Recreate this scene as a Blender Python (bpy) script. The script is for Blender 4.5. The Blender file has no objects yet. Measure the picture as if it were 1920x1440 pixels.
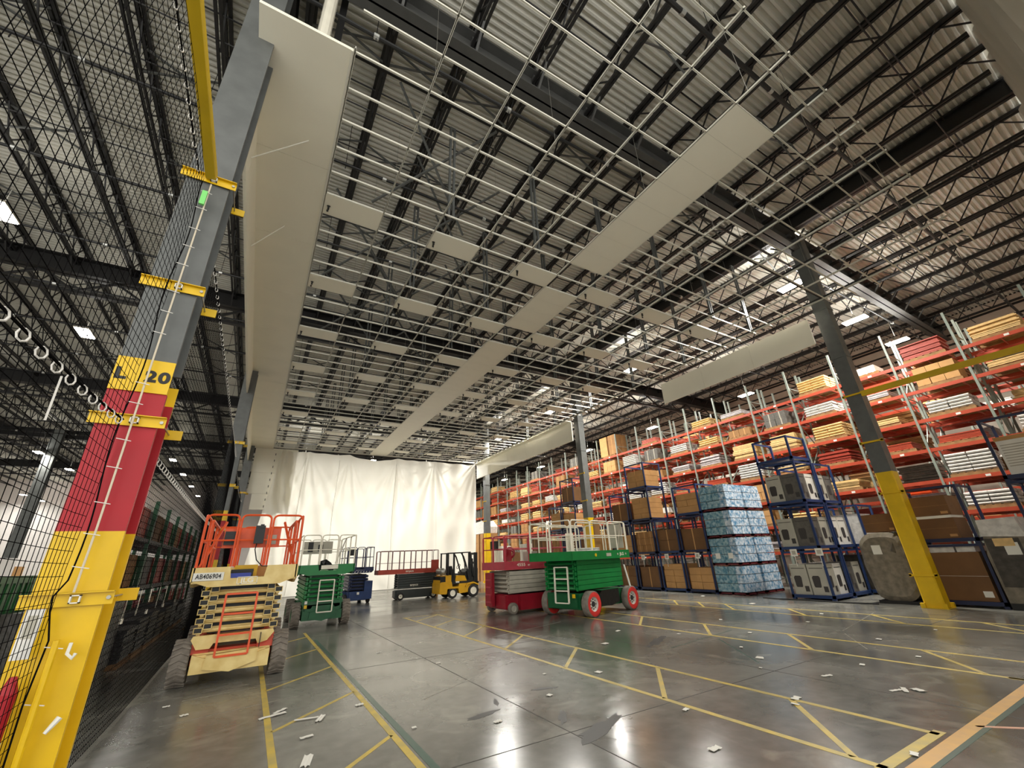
import bpy, math, random
from mathutils import Vector, Matrix, Euler
random.seed(7)
SC = bpy.context.scene
COL = SC.collection
# ------------------------------------------------------------------ camera, world, exposure
cam_d = bpy.data.cameras.new('camera'); cam = bpy.data.objects.new('camera', cam_d); COL.objects.link(cam)
cam_d.sensor_width = 36.0; cam_d.lens = 772.56 / 1920 * 36; cam_d.clip_start = 0.05; cam_d.clip_end = 400
cam.location = (0, 0, 1.63)
cam.rotation_euler = Euler((math.radians(112.916), math.radians(2.296), math.radians(-30.2076)), 'XYZ')
SC.camera = cam
SC.view_settings.view_transform = 'Standard'; SC.view_settings.look = 'None'
SC.view_settings.gamma = 1.0; SC.view_settings.use_curve_mapping = False
SC.view_settings.exposure = 0.38
W = bpy.data.worlds.new('world'); SC.world = W; W.use_nodes = True
bg = W.node_tree.nodes['Background']; bg.inputs[0].default_value = (1.0, 0.985, 0.93, 1); bg.inputs[1].default_value = 1.8
LAMP_W = 680.0          # watts of one high-bay lamp
LAMP_COL = (1.0, 0.97, 0.90)

# ------------------------------------------------------------------ helpers
class MB:
    def __init__(s): s.v = []; s.f = []; s.m = []; s.cur = 0
    def quad(s, a, b, c, d):
        i = len(s.v); s.v += [a, b, c, d]; s.f.append((i, i+1, i+2, i+3)); s.m.append(s.cur)
    def box(s, x0, x1, y0, y1, z0, z1):
        i = len(s.v)
        s.v += [(x0,y0,z0),(x1,y0,z0),(x1,y1,z0),(x0,y1,z0),(x0,y0,z1),(x1,y0,z1),(x1,y1,z1),(x0,y1,z1)]
        for f in ((0,3,2,1),(4,5,6,7),(0,1,5,4),(1,2,6,5),(2,3,7,6),(3,0,4,7)):
            s.f.append(tuple(i+k for k in f)); s.m.append(s.cur)
        return s
    def cbox(s, c, sx, sy, sz): return s.box(c[0]-sx/2, c[0]+sx/2, c[1]-sy/2, c[1]+sy/2, c[2]-sz/2, c[2]+sz/2)
    def bar(s, p0, p1, w, h, up=(0,0,1)):
        p0 = Vector(p0); p1 = Vector(p1); d = (p1-p0).normalized(); up = Vector(up)
        if abs(d.dot(up)) > .98: up = Vector((1,0,0))
        a = d.cross(up).normalized()*w/2; b = a.cross(d).normalized()*h/2
        i = len(s.v)
        for p in (p0, p1):
            for q in (-a-b, a-b, a+b, -a+b): s.v.append(tuple(p+q))
        for f in ((3,2,1,0),(4,5,6,7),(0,1,5,4),(1,2,6,5),(2,3,7,6),(3,0,4,7)):
            s.f.append(tuple(i+k for k in f)); s.m.append(s.cur)
        return s
    def tube(s, pts, r, n=6, closed=False, caps=True):
        P = [Vector(p) for p in pts]; N = len(P); base = len(s.v); prev = None
        for k in range(N):
            if closed: d = P[(k+1) % N]-P[k-1]
            else: d = P[min(k+1, N-1)]-P[max(k-1, 0)]
            d.normalize()
            if prev is None:
                u = Vector((0,0,1)) if abs(d.z) < .9 else Vector((1,0,0))
                a = d.cross(u).normalized()
            else:
                a = (prev-d*prev.dot(d)).normalized()
            prev = a; b = d.cross(a)
            rr = r[k] if isinstance(r, (list, tuple)) else r
            for j in range(n):
                t = 2*math.pi*j/n; s.v.append(tuple(P[k]+a*rr*math.cos(t)+b*rr*math.sin(t)))
        M = N if closed else N-1
        for k in range(M):
            k2 = (k+1) % N
            for j in range(n):
                j2 = (j+1) % n
                s.f.append((base+k*n+j, base+k2*n+j, base+k2*n+j2, base+k*n+j2)[::-1]); s.m.append(s.cur)
        if caps and not closed:
            s.f.append(tuple(base+j for j in range(n))); s.m.append(s.cur)
            s.f.append(tuple(base+(N-1)*n+j for j in range(n))[::-1]); s.m.append(s.cur)
        return s
    def prism(s, poly, axis, a, b):
        i = len(s.v); n = len(poly)
        for t in (a, b):
            for p in poly:
                s.v.append({'x': (t, p[0], p[1]), 'y': (p[0], t, p[1]), 'z': (p[0], p[1], t)}[axis])
        s.f.append(tuple(i+k for k in range(n))); s.f.append(tuple(i+n+k for k in range(n))[::-1])
        for k in range(n): s.f.append((i+k, i+n+k, i+n+(k+1) % n, i+(k+1) % n))
        s.m += [s.cur]*(n+2)
        return s
    def lathe(s, prof, axis, c, n=24):
        # prof: list of (r, t) ; t along axis
        i = len(s.v); m = len(prof)
        for j in range(n):
            a = 2*math.pi*j/n
            for r, t in prof:
                u, w = r*math.cos(a), r*math.sin(a)
                s.v.append({'x': (c[0]+t, c[1]+u, c[2]+w), 'y': (c[0]+u, c[1]+t, c[2]+w), 'z': (c[0]+u, c[1]+w, c[2]+t)}[axis])
        for j in range(n):
            j2 = (j+1) % n
            for k in range(m-1):
                s.f.append((i+j*m+k, i+j2*m+k, i+j2*m+k+1, i+j*m+k+1)); s.m.append(s.cur)
        return s
    def mesh(s, name, mats, smooth=False):
        me = bpy.data.meshes.new(name); me.from_pydata(s.v, [], s.f)
        if not isinstance(mats, (list, tuple)): mats = [mats]
        for m in mats: me.materials.append(m)
        if len(mats) > 1: me.polygons.foreach_set('material_index', s.m)
        if smooth: me.polygons.foreach_set('use_smooth', [True]*len(s.f))
        me.validate(); me.update()
        return me
    def build(s, name, mats, parent=None, smooth=False, loc=None, rz=0):
        return link(name, s.mesh(name, mats, smooth), parent, loc, rz)
def link(name, me, parent=None, loc=None, rz=0, rot=None, scale=None):
    o = bpy.data.objects.new(name, me); COL.objects.link(o)
    if parent is not None: o.parent = parent
    if loc is not None: o.location = loc
    if rot is not None: o.rotation_euler = rot
    elif rz: o.rotation_euler = (0, 0, rz)
    if scale is not None: o.scale = scale
    return o
def thing(name, label, cat, loc=(0,0,0), rz=0, group=None):
    o = link(name, None, None, loc, rz); o['label'] = label; o['category'] = cat
    if group: o['group'] = group
    return o
def tag(o, label, cat, group=None):
    o['label'] = label; o['category'] = cat
    if group: o['group'] = group
    return o
def struct(o, label=None):
    o['kind'] = 'structure'
    if label: o['label'] = label
    return o
def srgb(r, g, b):
    f = lambda c: (c/255/12.92) if c/255 <= .04045 else ((c/255+.055)/1.055)**2.4
    return (f(r), f(g), f(b), 1)
def mat(name, c, rough=.5, metal=0, var=.0, scale=3, bump=0, c2=None, spec=.5, dirt=None, bscale=None):
    m = bpy.data.materials.new(name); m.use_nodes = True; nt = m.node_tree; p = nt.nodes['Principled BSDF']
    p.inputs['Base Color'].default_value = c; p.inputs['Roughness'].default_value = rough; p.inputs['Metallic'].default_value = metal
    p.inputs['Specular IOR Level'].default_value = spec
    if var or c2:
        tc = nt.nodes.new('ShaderNodeTexCoord'); n = nt.nodes.new('ShaderNodeTexNoise'); n.inputs['Scale'].default_value = scale
        n.inputs['Detail'].default_value = 6; nt.links.new(tc.outputs['Object'], n.inputs['Vector'])
        r = nt.nodes.new('ShaderNodeValToRGB'); nt.links.new(n.outputs['Fac'], r.inputs[0])
        a = [x*(1-var) for x in c[:3]]+[1]; b = [min(1, x*(1+var)) for x in c[:3]]+[1]
        if c2: a, b = c, c2
        r.color_ramp.elements[0].position = .35; r.color_ramp.elements[1].position = .65
        r.color_ramp.elements[0].color = a; r.color_ramp.elements[1].color = b
        nt.links.new(r.outputs[0], p.inputs['Base Color'])
        if bump:
            bm = nt.nodes.new('ShaderNodeBump'); bm.inputs['Strength'].default_value = bump; bm.inputs['Distance'].default_value = .02
            nt.links.new(n.outputs['Fac'], bm.inputs['Height']); nt.links.new(bm.outputs[0], p.inputs['Normal'])
    return m
def text(s, size, m, parent, loc, rot, name='lettering', ext=.002, sx=1.0, bold=0.0, spacing=1.0):
    c = bpy.data.curves.new(name, 'FONT'); c.body = s; c.size = size; c.extrude = ext; c.align_x = 'CENTER'; c.align_y = 'CENTER'
    c.offset = bold; c.space_character = spacing
    c.materials.append(m)
    tmp = bpy.data.objects.new(name, c); COL.objects.link(tmp); bpy.context.view_layer.update()
    me = bpy.data.meshes.new_from_object(tmp.evaluated_get(bpy.context.evaluated_depsgraph_get())); bpy.data.objects.remove(tmp)
    if not me.materials: me.materials.append(m)
    return link(name, me, parent, loc, rot=rot, scale=(sx, 1, 1))
def arc_corner(a, b, c, r, n=4):
    a, b, c = Vector(a), Vector(b), Vector(c); u = (a-b).normalized(); w = (c-b).normalized()
    p, q = b+u*r, b+w*r
    return [tuple((1-t)**2*p+2*t*(1-t)*b+t*t*q) for t in [k/n for k in range(n+1)]]
def hoop(a, b, c, d, r=.1):
    return [a]+arc_corner(a, b, c, r)+arc_corner(b, c, d, r)+[d]

# ------------------------------------------------------------------ materials
M = {}
M['steel'] = mat('painted_grey_steel', srgb(92,94,92), .45, 0, .12, 4)
M['steel2'] = mat('girder_steel', srgb(74,74,72), .55, 0, .1, 3)
M['darksteel'] = mat('dark_joist_steel', srgb(32,31,31), .5, 0, .15, 3)
M['pipe'] = mat('black_pipe', srgb(30,30,30), .45)
M['coupling'] = mat('silver_coupling', srgb(190,190,185), .3, .6)
M['white'] = mat('white_panel', srgb(238,233,214), .45, 0, .02, 1.2)
M['tee'] = mat('white_tee', srgb(222,219,205), .4)
M['yellow'] = mat('safety_yellow', srgb(224,182,4), .42, 0, .07, 3)
M['yellowdull'] = mat('beam_yellow', srgb(214,178,20), .5, 0, .08, 2)
M['red'] = mat('column_red', srgb(166,8,26), .5, 0, .06, 3)
M['black'] = mat('black', srgb(18,18,18), .5)
M['blackshine'] = mat('black_plastic_sheet', srgb(22,20,20), .3, 0, .3, 8, .5)
M['rubber'] = mat('tyre_rubber', srgb(122,114,104), .85, 0, .2, 9, .3)
M['redrubber'] = mat('red_rubber', srgb(205,45,38), .6, 0, .12, 6)
M['rubberdark'] = mat('dark_rubber', srgb(38,36,35), .8, 0, .2, 8)
M['rim'] = mat('wheel_rim', srgb(205,200,190), .45)
M['cream'] = mat('cream_paint', srgb(232,208,140), .45, 0, .1, 5, c2=srgb(214,184,112))
M['orange'] = mat('orange_paint', srgb(222,84,34), .45, 0, .1, 5)
M['orangedk'] = mat('red_orange_box', srgb(200,66,30), .5, 0, .1, 5)
M['green'] = mat('green_paint', srgb(10,120,55), .4, 0, .1, 4)
M['greendk'] = mat('dark_green_paint', srgb(10,84,46), .45, 0, .12, 4)
M['ivory'] = mat('ivory_paint', srgb(236,230,212), .45, 0, .05, 4)
M['grayp'] = mat('grey_paint', srgb(176,170,155), .5, 0, .1, 4)
M['crimson'] = mat('crimson_paint', srgb(146,20,38), .42, 0, .1, 4)
M['pinkred'] = mat('faded_crimson_paint', srgb(176,60,72), .5, 0, .1, 4)
M['blue'] = mat('blue_paint', srgb(26,52,98), .42, 0, .12, 4)
M['navy'] = mat('navy_paint', srgb(22,34,70), .45, 0, .12, 4)
M['charcoal'] = mat('charcoal_paint', srgb(52,58,56), .45, 0, .1, 4)
M['skyred'] = mat('brick_red_paint', srgb(160,58,40), .5, 0, .1, 4)
M['railred'] = mat('dark_red_rail', srgb(96,36,34), .5)
M['forky'] = mat('forklift_yellow', srgb(214,160,22), .4, 0, .06, 4)
M['chrome'] = mat('bare_steel', srgb(170,168,160), .35, .7, .1, 5)
M['rackor'] = mat('orange_rack_beam', srgb(176,68,42), .45, 0, .1, 1.5)
M['rackgr'] = mat('grey_green_upright', srgb(128,136,126), .45, 0, .12, 2)
M['carton'] = mat('cardboard', srgb(150,108,62), .75, 0, .1, 2)
M['carton2'] = mat('light_cardboard', srgb(188,142,88), .75, 0, .08, 3)
M['carton3'] = mat('dark_cardboard', srgb(112,78,44), .75, 0, .12, 2)
M['kraft'] = mat('pale_boards', srgb(222,186,126), .7, 0, .12, 6)
M['wood'] = mat('pallet_wood', srgb(150,112,70), .8, 0, .2, 6)
M['wrapgrey'] = mat('grey_stretch_wrap', srgb(120,112,98), .3, 0, .25, 7, .6)
M['wrapwhite'] = mat('white_stretch_wrap', srgb(214,210,204), .28, 0, .15, 8, .6)
M['wrapdark'] = mat('dark_stretch_wrap', srgb(66,62,56), .3, 0, .3, 7, .6)
M['greybox'] = mat('grey_printed_carton', srgb(176,172,158), .6, 0, .05, 3)
M['whitebox'] = mat('white_printed_carton', srgb(226,222,212), .55, 0, .04, 3)
M['palepack'] = mat('pale_flat_packs', srgb(180,172,172), .6, 0, .15, 9)
M['darkbox'] = mat('dark_printed_carton', srgb(92,88,82), .6, 0, .15, 9)
M['ink'] = mat('print_ink', srgb(58,54,52), .6)
M['label'] = mat('paper_label', srgb(228,226,216), .6)
M['paper'] = mat('white_paper', srgb(225,222,212), .7)
M['water'] = mat('blue_water_case', srgb(84,140,178), .22, 0, 0, 9, .5, c2=srgb(222,230,236))  # white noise patches paint the shine of the stretch wrap
M['watershade'] = mat('shaded_water_case', srgb(72,124,146), .25, 0, 0, 9, .5, c2=srgb(158,186,194))  # darker teal paints the shade on the stack's side face
M['maroon'] = mat('maroon_pallet', srgb(96,22,30), .55)
M['net'] = mat('black_net', srgb(20,19,19), 1.0, spec=0.0)
M['conduit'] = mat('pale_conduit', srgb(212,200,176), .35)
M['tie'] = mat('white_tie', srgb(220,216,208), .5)
M['lime'] = mat('lime_tape', srgb(130,220,120), .5)
M['greenbin'] = mat('green_plastic', srgb(20,92,36), .35, 0, .1, 5)
M['wallbeige'] = mat('beige_wall_panel', srgb(206,196,182), .6, 0, .05, 2)
M['wallwhite'] = mat('far_white_wall', srgb(232,226,222), .6, 0, .05, .5)
M['darkstuff'] = mat('black_trays', srgb(34,32,32), .35, 0, .4, 12, .6)
M['bluebox'] = mat('blue_box', srgb(28,52,150), .4)
M['lightblue'] = mat('pale_blue_box', srgb(120,160,186), .45)
M['mark'] = mat('yellow_floor_tape', srgb(206,178,78), .4, 0, .0, 5, c2=srgb(176,158,92))
M['marko'] = mat('orange_floor_tape', srgb(212,162,76), .4, 0, .0, 5, c2=srgb(196,150,84))
M['peach'] = mat('peach_floor_tape', srgb(204,150,120), .4)
M['markgreen'] = mat('worn_green_line', srgb(66,92,82), .3)
M['palescuff'] = mat('pale_floor_scuff', srgb(150,146,134), .35, 0, .0, 8, c2=srgb(112,110,102))
M['joint'] = mat('floor_joint', srgb(62,58,52), .6)
M['scuff'] = mat('dark_floor_stain', srgb(44,41,38), .45)
for k_ in ('water', 'watershade', 'carton', 'carton2', 'carton3'):
    nt = M[k_].node_tree; nn = [n for n in nt.nodes if n.type == 'TEX_NOISE'][0]; tc_ = [n for n in nt.nodes if n.type == 'TEX_COORD'][0]
    oi = nt.nodes.new('ShaderNodeObjectInfo'); va = nt.nodes.new('ShaderNodeVectorMath'); va.operation = 'MULTIPLY_ADD'; va.inputs[1].default_value = (1, 1, 1)
    sc_ = nt.nodes.new('ShaderNodeMath'); sc_.operation = 'MULTIPLY'; sc_.inputs[1].default_value = 37
    nt.links.new(oi.outputs['Random'], sc_.inputs[0]); nt.links.new(tc_.outputs['Object'], va.inputs[0]); nt.links.new(sc_.outputs[0], va.inputs[2]); nt.links.new(va.outputs[0], nn.inputs['Vector'])
def emis(name, col, s):
    m = bpy.data.materials.new(name); m.use_nodes = True; p = m.node_tree.nodes['Principled BSDF']
    p.inputs['Base Color'].default_value = (0,0,0,1); p.inputs['Emission Color'].default_value = (*col, 1); p.inputs['Emission Strength'].default_value = s
    return m
M['lamp'] = emis('lit_lamp', (1.0, .95, .84), 30)
# roof deck
m = bpy.data.materials.new('roof_deck'); m.use_nodes = True; M['deck'] = m
nt = m.node_tree; p = nt.nodes['Principled BSDF']; p.inputs['Roughness'].default_value = .5
tc = nt.nodes.new('ShaderNodeTexCoord'); n = nt.nodes.new('ShaderNodeTexNoise'); n.inputs['Scale'].default_value = 1.5; n.inputs['Detail'].default_value = 5
nt.links.new(tc.outputs['Object'], n.inputs['Vector']); r = nt.nodes.new('ShaderNodeValToRGB'); nt.links.new(n.outputs['Fac'], r.inputs[0])
r.color_ramp.elements[0].color = srgb(208,206,196); r.color_ramp.elements[1].color = srgb(230,227,216); nt.links.new(r.outputs[0], p.inputs['Base Color'])
# polished concrete
m = bpy.data.materials.new('polished_concrete'); m.use_nodes = True; M['floor'] = m
nt = m.node_tree; p = nt.nodes['Principled BSDF']; L = nt.links.new
tc = nt.nodes.new('ShaderNodeTexCoord')
def noise(sc, det, vec=None, dist=0):
    n = nt.nodes.new('ShaderNodeTexNoise'); n.inputs['Scale'].default_value = sc; n.inputs['Detail'].default_value = det
    n.inputs['Distortion'].default_value = dist; L(vec or tc.outputs['Object'], n.inputs['Vector']); return n
n1 = noise(.35, 7, dist=.5); n2 = noise(5, 8); n3 = noise(1.1, 6, dist=1.5)
r1 = nt.nodes.new('ShaderNodeValToRGB'); L(n1.outputs['Fac'], r1.inputs[0])
r1.color_ramp.elements[0].position = .3; r1.color_ramp.elements[0].color = srgb(92,91,86); r1.color_ramp.elements[1].position = .72; r1.color_ramp.elements[1].color = srgb(128,126,117)
r2 = nt.nodes.new('ShaderNodeValToRGB'); L(n2.outputs['Fac'], r2.inputs[0])
r2.color_ramp.elements[0].position = .35; r2.color_ramp.elements[0].color = (.8,.8,.8,1); r2.color_ramp.elements[1].position = .7; r2.color_ramp.elements[1].color = (1.1,1.1,1.1,1)
mx = nt.nodes.new('ShaderNodeMix'); mx.data_type = 'RGBA'; mx.blend_type = 'MULTIPLY'; mx.inputs[0].default_value = 1
L(r1.outputs[0], mx.inputs[6]); L(r2.outputs[0], mx.inputs[7])
# pale scuffs
r3 = nt.nodes.new('ShaderNodeValToRGB'); L(n3.outputs['Fac'], r3.inputs[0]); r3.color_ramp.elements[0].position = .56; r3.color_ramp.elements[1].position = .72
mx2 = nt.nodes.new('ShaderNodeMix'); mx2.data_type = 'RGBA'; ml = nt.nodes.new('ShaderNodeMath'); ml.operation = 'MULTIPLY'; ml.inputs[1].default_value = .35
L(r3.outputs[0], ml.inputs[0]); L(ml.outputs[0], mx2.inputs[0]); L(mx.outputs[2], mx2.inputs[6]); mx2.inputs[7].default_value = srgb(172,168,154)
L(mx2.outputs[2], p.inputs['Base Color'])
mr = nt.nodes.new('ShaderNodeMapRange'); L(n1.outputs['Fac'], mr.inputs[0]); mr.inputs[1].default_value = .3; mr.inputs[2].default_value = .7; mr.inputs[3].default_value = .14; mr.inputs[4].default_value = .34
L(mr.outputs[0], p.inputs['Roughness']); p.inputs['Specular IOR Level'].default_value = .7
bm = nt.nodes.new('ShaderNodeBump'); bm.inputs['Strength'].default_value = .06; bm.inputs['Distance'].default_value = .02; L(n3.outputs['Fac'], bm.inputs['Height']); L(bm.outputs[0], p.inputs['Normal'])
# translucent sheeting
def sheet(name, c, tr):
    m = bpy.data.materials.new(name); m.use_nodes = True; nt = m.node_tree; p = nt.nodes['Principled BSDF']
    p.inputs['Base Color'].default_value = c; p.inputs['Roughness'].default_value = .4
    t = nt.nodes.new('ShaderNodeBsdfTranslucent'); t.inputs[0].default_value = c
    mx = nt.nodes.new('ShaderNodeMixShader'); mx.inputs[0].default_value = tr
    nt.links.new(p.outputs[0], mx.inputs[1]); nt.links.new(t.outputs[0], mx.inputs[2])
    nt.links.new(mx.outputs[0], nt.nodes['Material Output'].inputs[0]); return m
M['sheet2'] = sheet('heavy_white_sheeting', srgb(196,190,176), .01)
M['sheet'] = sheet('white_plastic_sheeting', srgb(244,241,230), .5)

# ------------------------------------------------------------------ structure: floor
HG = 9.0      # suspended ceiling height
YC = 31.0     # plastic curtain plane
ROOF = 12.9
fl = MB().box(-34, 32, -6, 76, -.3, 0).build('floor', M['floor']); struct(fl, 'polished grey concrete floor with worn yellow lane markings')
def mark(x0, y0, x1, y1, w=.07, m='mark', nm='lane_marking', z=.0025):
    d = Vector((x1-x0, y1-y0, 0)); n = Vector((-d.y, d.x, 0)).normalized()*w/2
    a, b = Vector((x0, y0, 0)), Vector((x1, y1, 0))
    b_ = MB(); P = [tuple((q.x, q.y)) for q in (a+n, a-n, b-n, b+n)]
    b_.prism(P, 'z', 0.0002, z); return b_.build(nm, M[m], fl)
mark(.47, 3.0, .47, 14.5); mark(1.56, 3.3, 1.56, 13.9)
mark(1.66, 3.3, 1.66, 12.5, .07, 'markgreen', z=.002)
for y in (4.25, 6.18, 8.1, 10.1, 12.1): mark(.5, y-.02, 1.54, y+1.0, .05)
mark(4.56, 2.13, 4.56, 14.8); mark(5.66, 2.13, 5.66, 14.9); mark(4.5, 2.15, 5.75, 2.15, .09); mark(4.5, 14.85, 5.7, 14.85, .05)
for y in (2.36, 4.33, 6.31, 8.27, 10.22, 12.2, 13.7): mark(4.58, y, 5.64, y+1.06, .06)
mark(8.45, 1.9, 8.45, 16); mark(9.6, 1.9, 9.6, 16)
for y in (2.45, 4.55, 6.5, 8.46, 10.4, 12.4): mark(8.47, y, 9.58, y+.98, .06)
mark(12.32, 1.0, 12.32, 20); mark(13.38, 1.0, 13.38, 20)
for y in (2.6, 4.55, 6.54, 8.5, 9.5, 10.5, 12.5, 14.5): mark(12.34, y, 13.36, y+1.0, .06)
mark(4.55, 2.0, 14.5, 2.06, .11, 'marko'); mark(4.7, 1.93, 14, 1.95, .05, 'markgreen', z=.002)
mark(6.14, 2.0, 7.1, 1.05, .04, 'peach')
mark(8.45, 2.0, 8.45, 2.25, .09)
for x in (3.05, 6.7, 10.4, 14.2): mark(x, .3, x, 40, .012, 'joint', 'floor_joint', .0015)
for y in (4.2, 8.6, 13.0, 17.4, 21.8, 26.2): mark(-1, y, 15, y, .012, 'joint', 'floor_joint', .0015)
for (x, y, a, L_) in ((2.2, 6.2, .5, 2.2), (3.0, 8.4, .2, 3.0), (5.0, 9.6, .3, 2.6), (7.0, 4.6, .9, 2.0), (6.9, 6.2, .15, 2.4), (10.6, 5.0, .2, 3.2), (11.0, 8.2, -.2, 2.6), (2.6, 11.5, .1, 3.5), (-.6, 7.2, .2, 1.6), (-.5, 8.3, .15, 2.2), (9.1, 4.0, .6, 1.5)):
    mark(x, y, x+L_*math.cos(a), y+L_*math.sin(a), .025, 'markgreen' if x > 6.8 and x < 7.1 else 'palescuff', 'floor_scuff', .0012)
# long dragging stain and scuffs
for (x, y, a, s) in ((3.35, 4.1, .4, .34), (3.25, 4.6, .9, .16), (2.55, 5.2, .2, .18), (2.9, 5.5, 1.2, .1), (3.7, 5.6, -.3, .16), (7.2, 6.8, .5, .4)):
    b = MB(); rr = random.Random(x); pts = []
    for k in range(18):
        t = 2*math.pi*k/18; r_ = s*(.55+.55*rr.random())
        px, py = r_*math.cos(t)*1.5, r_*math.sin(t)*.35
        pts.append((x+px*math.cos(a)-py*math.sin(a), y+px*math.sin(a)+py*math.cos(a)))
    b.prism(pts, 'z', .0002, .0016); b.build('floor_stain', M['scuff'], fl)

# ------------------------------------------------------------------ roof: ribbed deck, joists, girders
b = MB(); x0, x1 = -34, 32; y = -1.05; pit = .155
prof = []
while y < 76:
    prof += [(y, ROOF), (y+.05, ROOF), (y+.075, ROOF+.075), (y+.13, ROOF+.075)]; y += pit
for k in range(len(prof)-1):
    (ya, za), (yb, zb) = prof[k], prof[k+1]; b.quad((x0, ya, za), (x0, yb, zb), (x1, yb, zb), (x1, ya, za))
b.box(x0, x1, -1.05, 76, ROOF+.09, ROOF+.2)
roof = b.build('ceiling', M['deck']); struct(roof, 'ribbed metal roof deck carried on dark open-web joists')
b = MB(); J0, J1 = -.95, 74.0
for s_ in (-1, 1): b.box(s_*.055-.035, s_*.055+.035, J0, J1, ROOF-.1, ROOF-.01)
for s_ in (-1, 1): b.box(s_*.045-.028, s_*.045+.028, J0+.3, J1, ROOF-.85, ROOF-.78)
y = J0; k = 0
while y < 62:
    b.bar((0, y, ROOF-.05 if k % 2 else ROOF-.81), (0, y+.62, ROOF-.81 if k % 2 else ROOF-.05), .032, .032); y += .62; k += 1
jm = b.mesh('roof_joist', M['darksteel'])
for k in range(-31, 11):
    x = 15.2+1.6*k
    if k == 0 or k < -29: continue
    link('roof_joist', jm, roof, (x, 0, 0))
# column-line beams along the length (doubled joist) and girders across
def ibeam(b, axis, a0, a1, c, z0, z1, w, t=.03):
    if axis == 'x':
        b.box(a0, a1, c-w/2, c+w/2, z0, z0+t); b.box(a0, a1, c-w/2, c+w/2, z1-t, z1); b.box(a0, a1, c-.02, c+.02, z0, z1)
    else:
        b.box(c-w/2, c+w/2, a0, a1, z0, z0+t); b.box(c-w/2, c+w/2, a0, a1, z1-t, z1); b.box(c-.02, c+.02, a0, a1, z0, z1)
for x in (15.25, -1.2, -18):
    b = MB(); ibeam(b, 'y', -1, 70, x, ROOF-.6, ROOF-.02, .26, .05)
    b.build('column_line_beam', M['darksteel'], roof)
GY = (5.0, 18.2, 31.4, 44.6, 57.8)
for i, y in enumerate(GY):
    b = MB(); ibeam(b, 'x', -34, 31.5, y, 11.62, 12.3, .42, .04)
    # joist seats with small brackets
    for k in range(-30, 11):
        x = 15.2+1.6*k; b.box(x-.08, x+.08, y-.14, y+.14, 12.12, 12.22); b.bar((x-.02, y-.17, 11.65), (x-.02, y-.6, 12.1), .05, .05); b.bar((x-.02, y+.17, 11.65), (x-.02, y+.6, 12.1), .05, .05)
    b.build('roof_girder', M['steel2'] if i == 0 else M['darksteel'], roof)
    if i > 0:
        b = MB(); b.box(-34, 31.5, y-.09, y+.09, 10.9, 11.0); x = -34; k = 0
        while x < 31: b.bar((x, y, 11.0 if k % 2 else 11.62), (x+1.0, y, 11.62 if k % 2 else 11.0), .07, .07); x += 1.0; k += 1
        b.build('girder_truss', M['darksteel'], roof)
# sprinkler mains with couplings and heads
for k in range(14):
    y = 2.1+3.3*k
    b = MB(); b.tube([(-30, y, 11.35), (30.5, y, 11.35)], .05 if k == 0 else .04, 8)
    b.cur = 1
    for j in range(20): x = -28+3.05*j+(k % 3); b.tube([(x-.05, y, 11.35), (x+.05, y, 11.35)], .062, 8)
    b.cur = 0
    for j in range(19): x = -27+3.05*j; b.tube([(x, y, 11.35), (x, y, 11.2)], .012, 5); b.tube([(x, y, 11.35), (x, y, ROOF-.05)], .008, 4)
    b.build('sprinkler_pipe', [M['pipe'], M['coupling']], roof)
# long branch pipes / bridging rods across the joists
b = MB()
for y in (0.4, 3.6, 7.4, 9.3, 11.5, 15.0, 21.5, 25, 28.5, 35, 38.5, 48, 52):
    b.tube([(-32, y, ROOF-.12), (31, y, ROOF-.12)], .02, 5)
    b.tube([(-32, y+.1, ROOF-.8), (31, y+.1, ROOF-.8)], .018, 5)
o = b.build('bridging_rod', M['darksteel'], roof); o['kind'] = 'stuff'
b = MB()
for y in (3.0, 6.2, 9.0, 12.2, 15.4, 20.5, 24, 27.5):
    for k in range(-18, 9, 1):
        x = 15.2+1.6*k
        if k % 2 == 0 and y < 16 or k % 3 == 0:
            b.bar((x, y, ROOF-.1), (x+1.6, y+.06, ROOF-.8), .04, .04); b.bar((x+1.6, y, ROOF-.1), (x, y+.06, ROOF-.8), .04, .04)
for (xa, ya) in ((1.2, 6.5), (2.2, 8.2), (3.4, 10.0), (.4, 10.4), (1.8, 12.6), (4.6, 12.2), (.6, 14.6), (3.0, 15.2)):
    b.bar((xa, ya, ROOF-.75), (xa+2.6, ya+2.2, 10.4), .05, .05); b.bar((xa+2.6, ya, ROOF-.75), (xa, ya+2.2, 10.4), .05, .05)
o = b.build('cross_bracing', M['steel'], roof); o['kind'] = 'stuff'
# hanger struts down to the suspended grid
hs = MB(); hs.box(-.08, -.03, -.03, .03, 9.05, ROOF-.75); hs.box(.03, .08, -.03, .03, 9.05, ROOF-.75); hs.box(-.08, .08, -.03, .03, ROOF-.8, ROOF-.72)
hm = hs.mesh('hanger_strut', M['steel'])
for y in (7.0, 10.0, 13.0, 16.2, 19.6, 22.8, 26, 29):
    for x in (2.5, 4.95, 7.4, 9.85, 12.3, 14.6): link('hanger_strut', hm, roof, (x+.25, y, 0))
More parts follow.
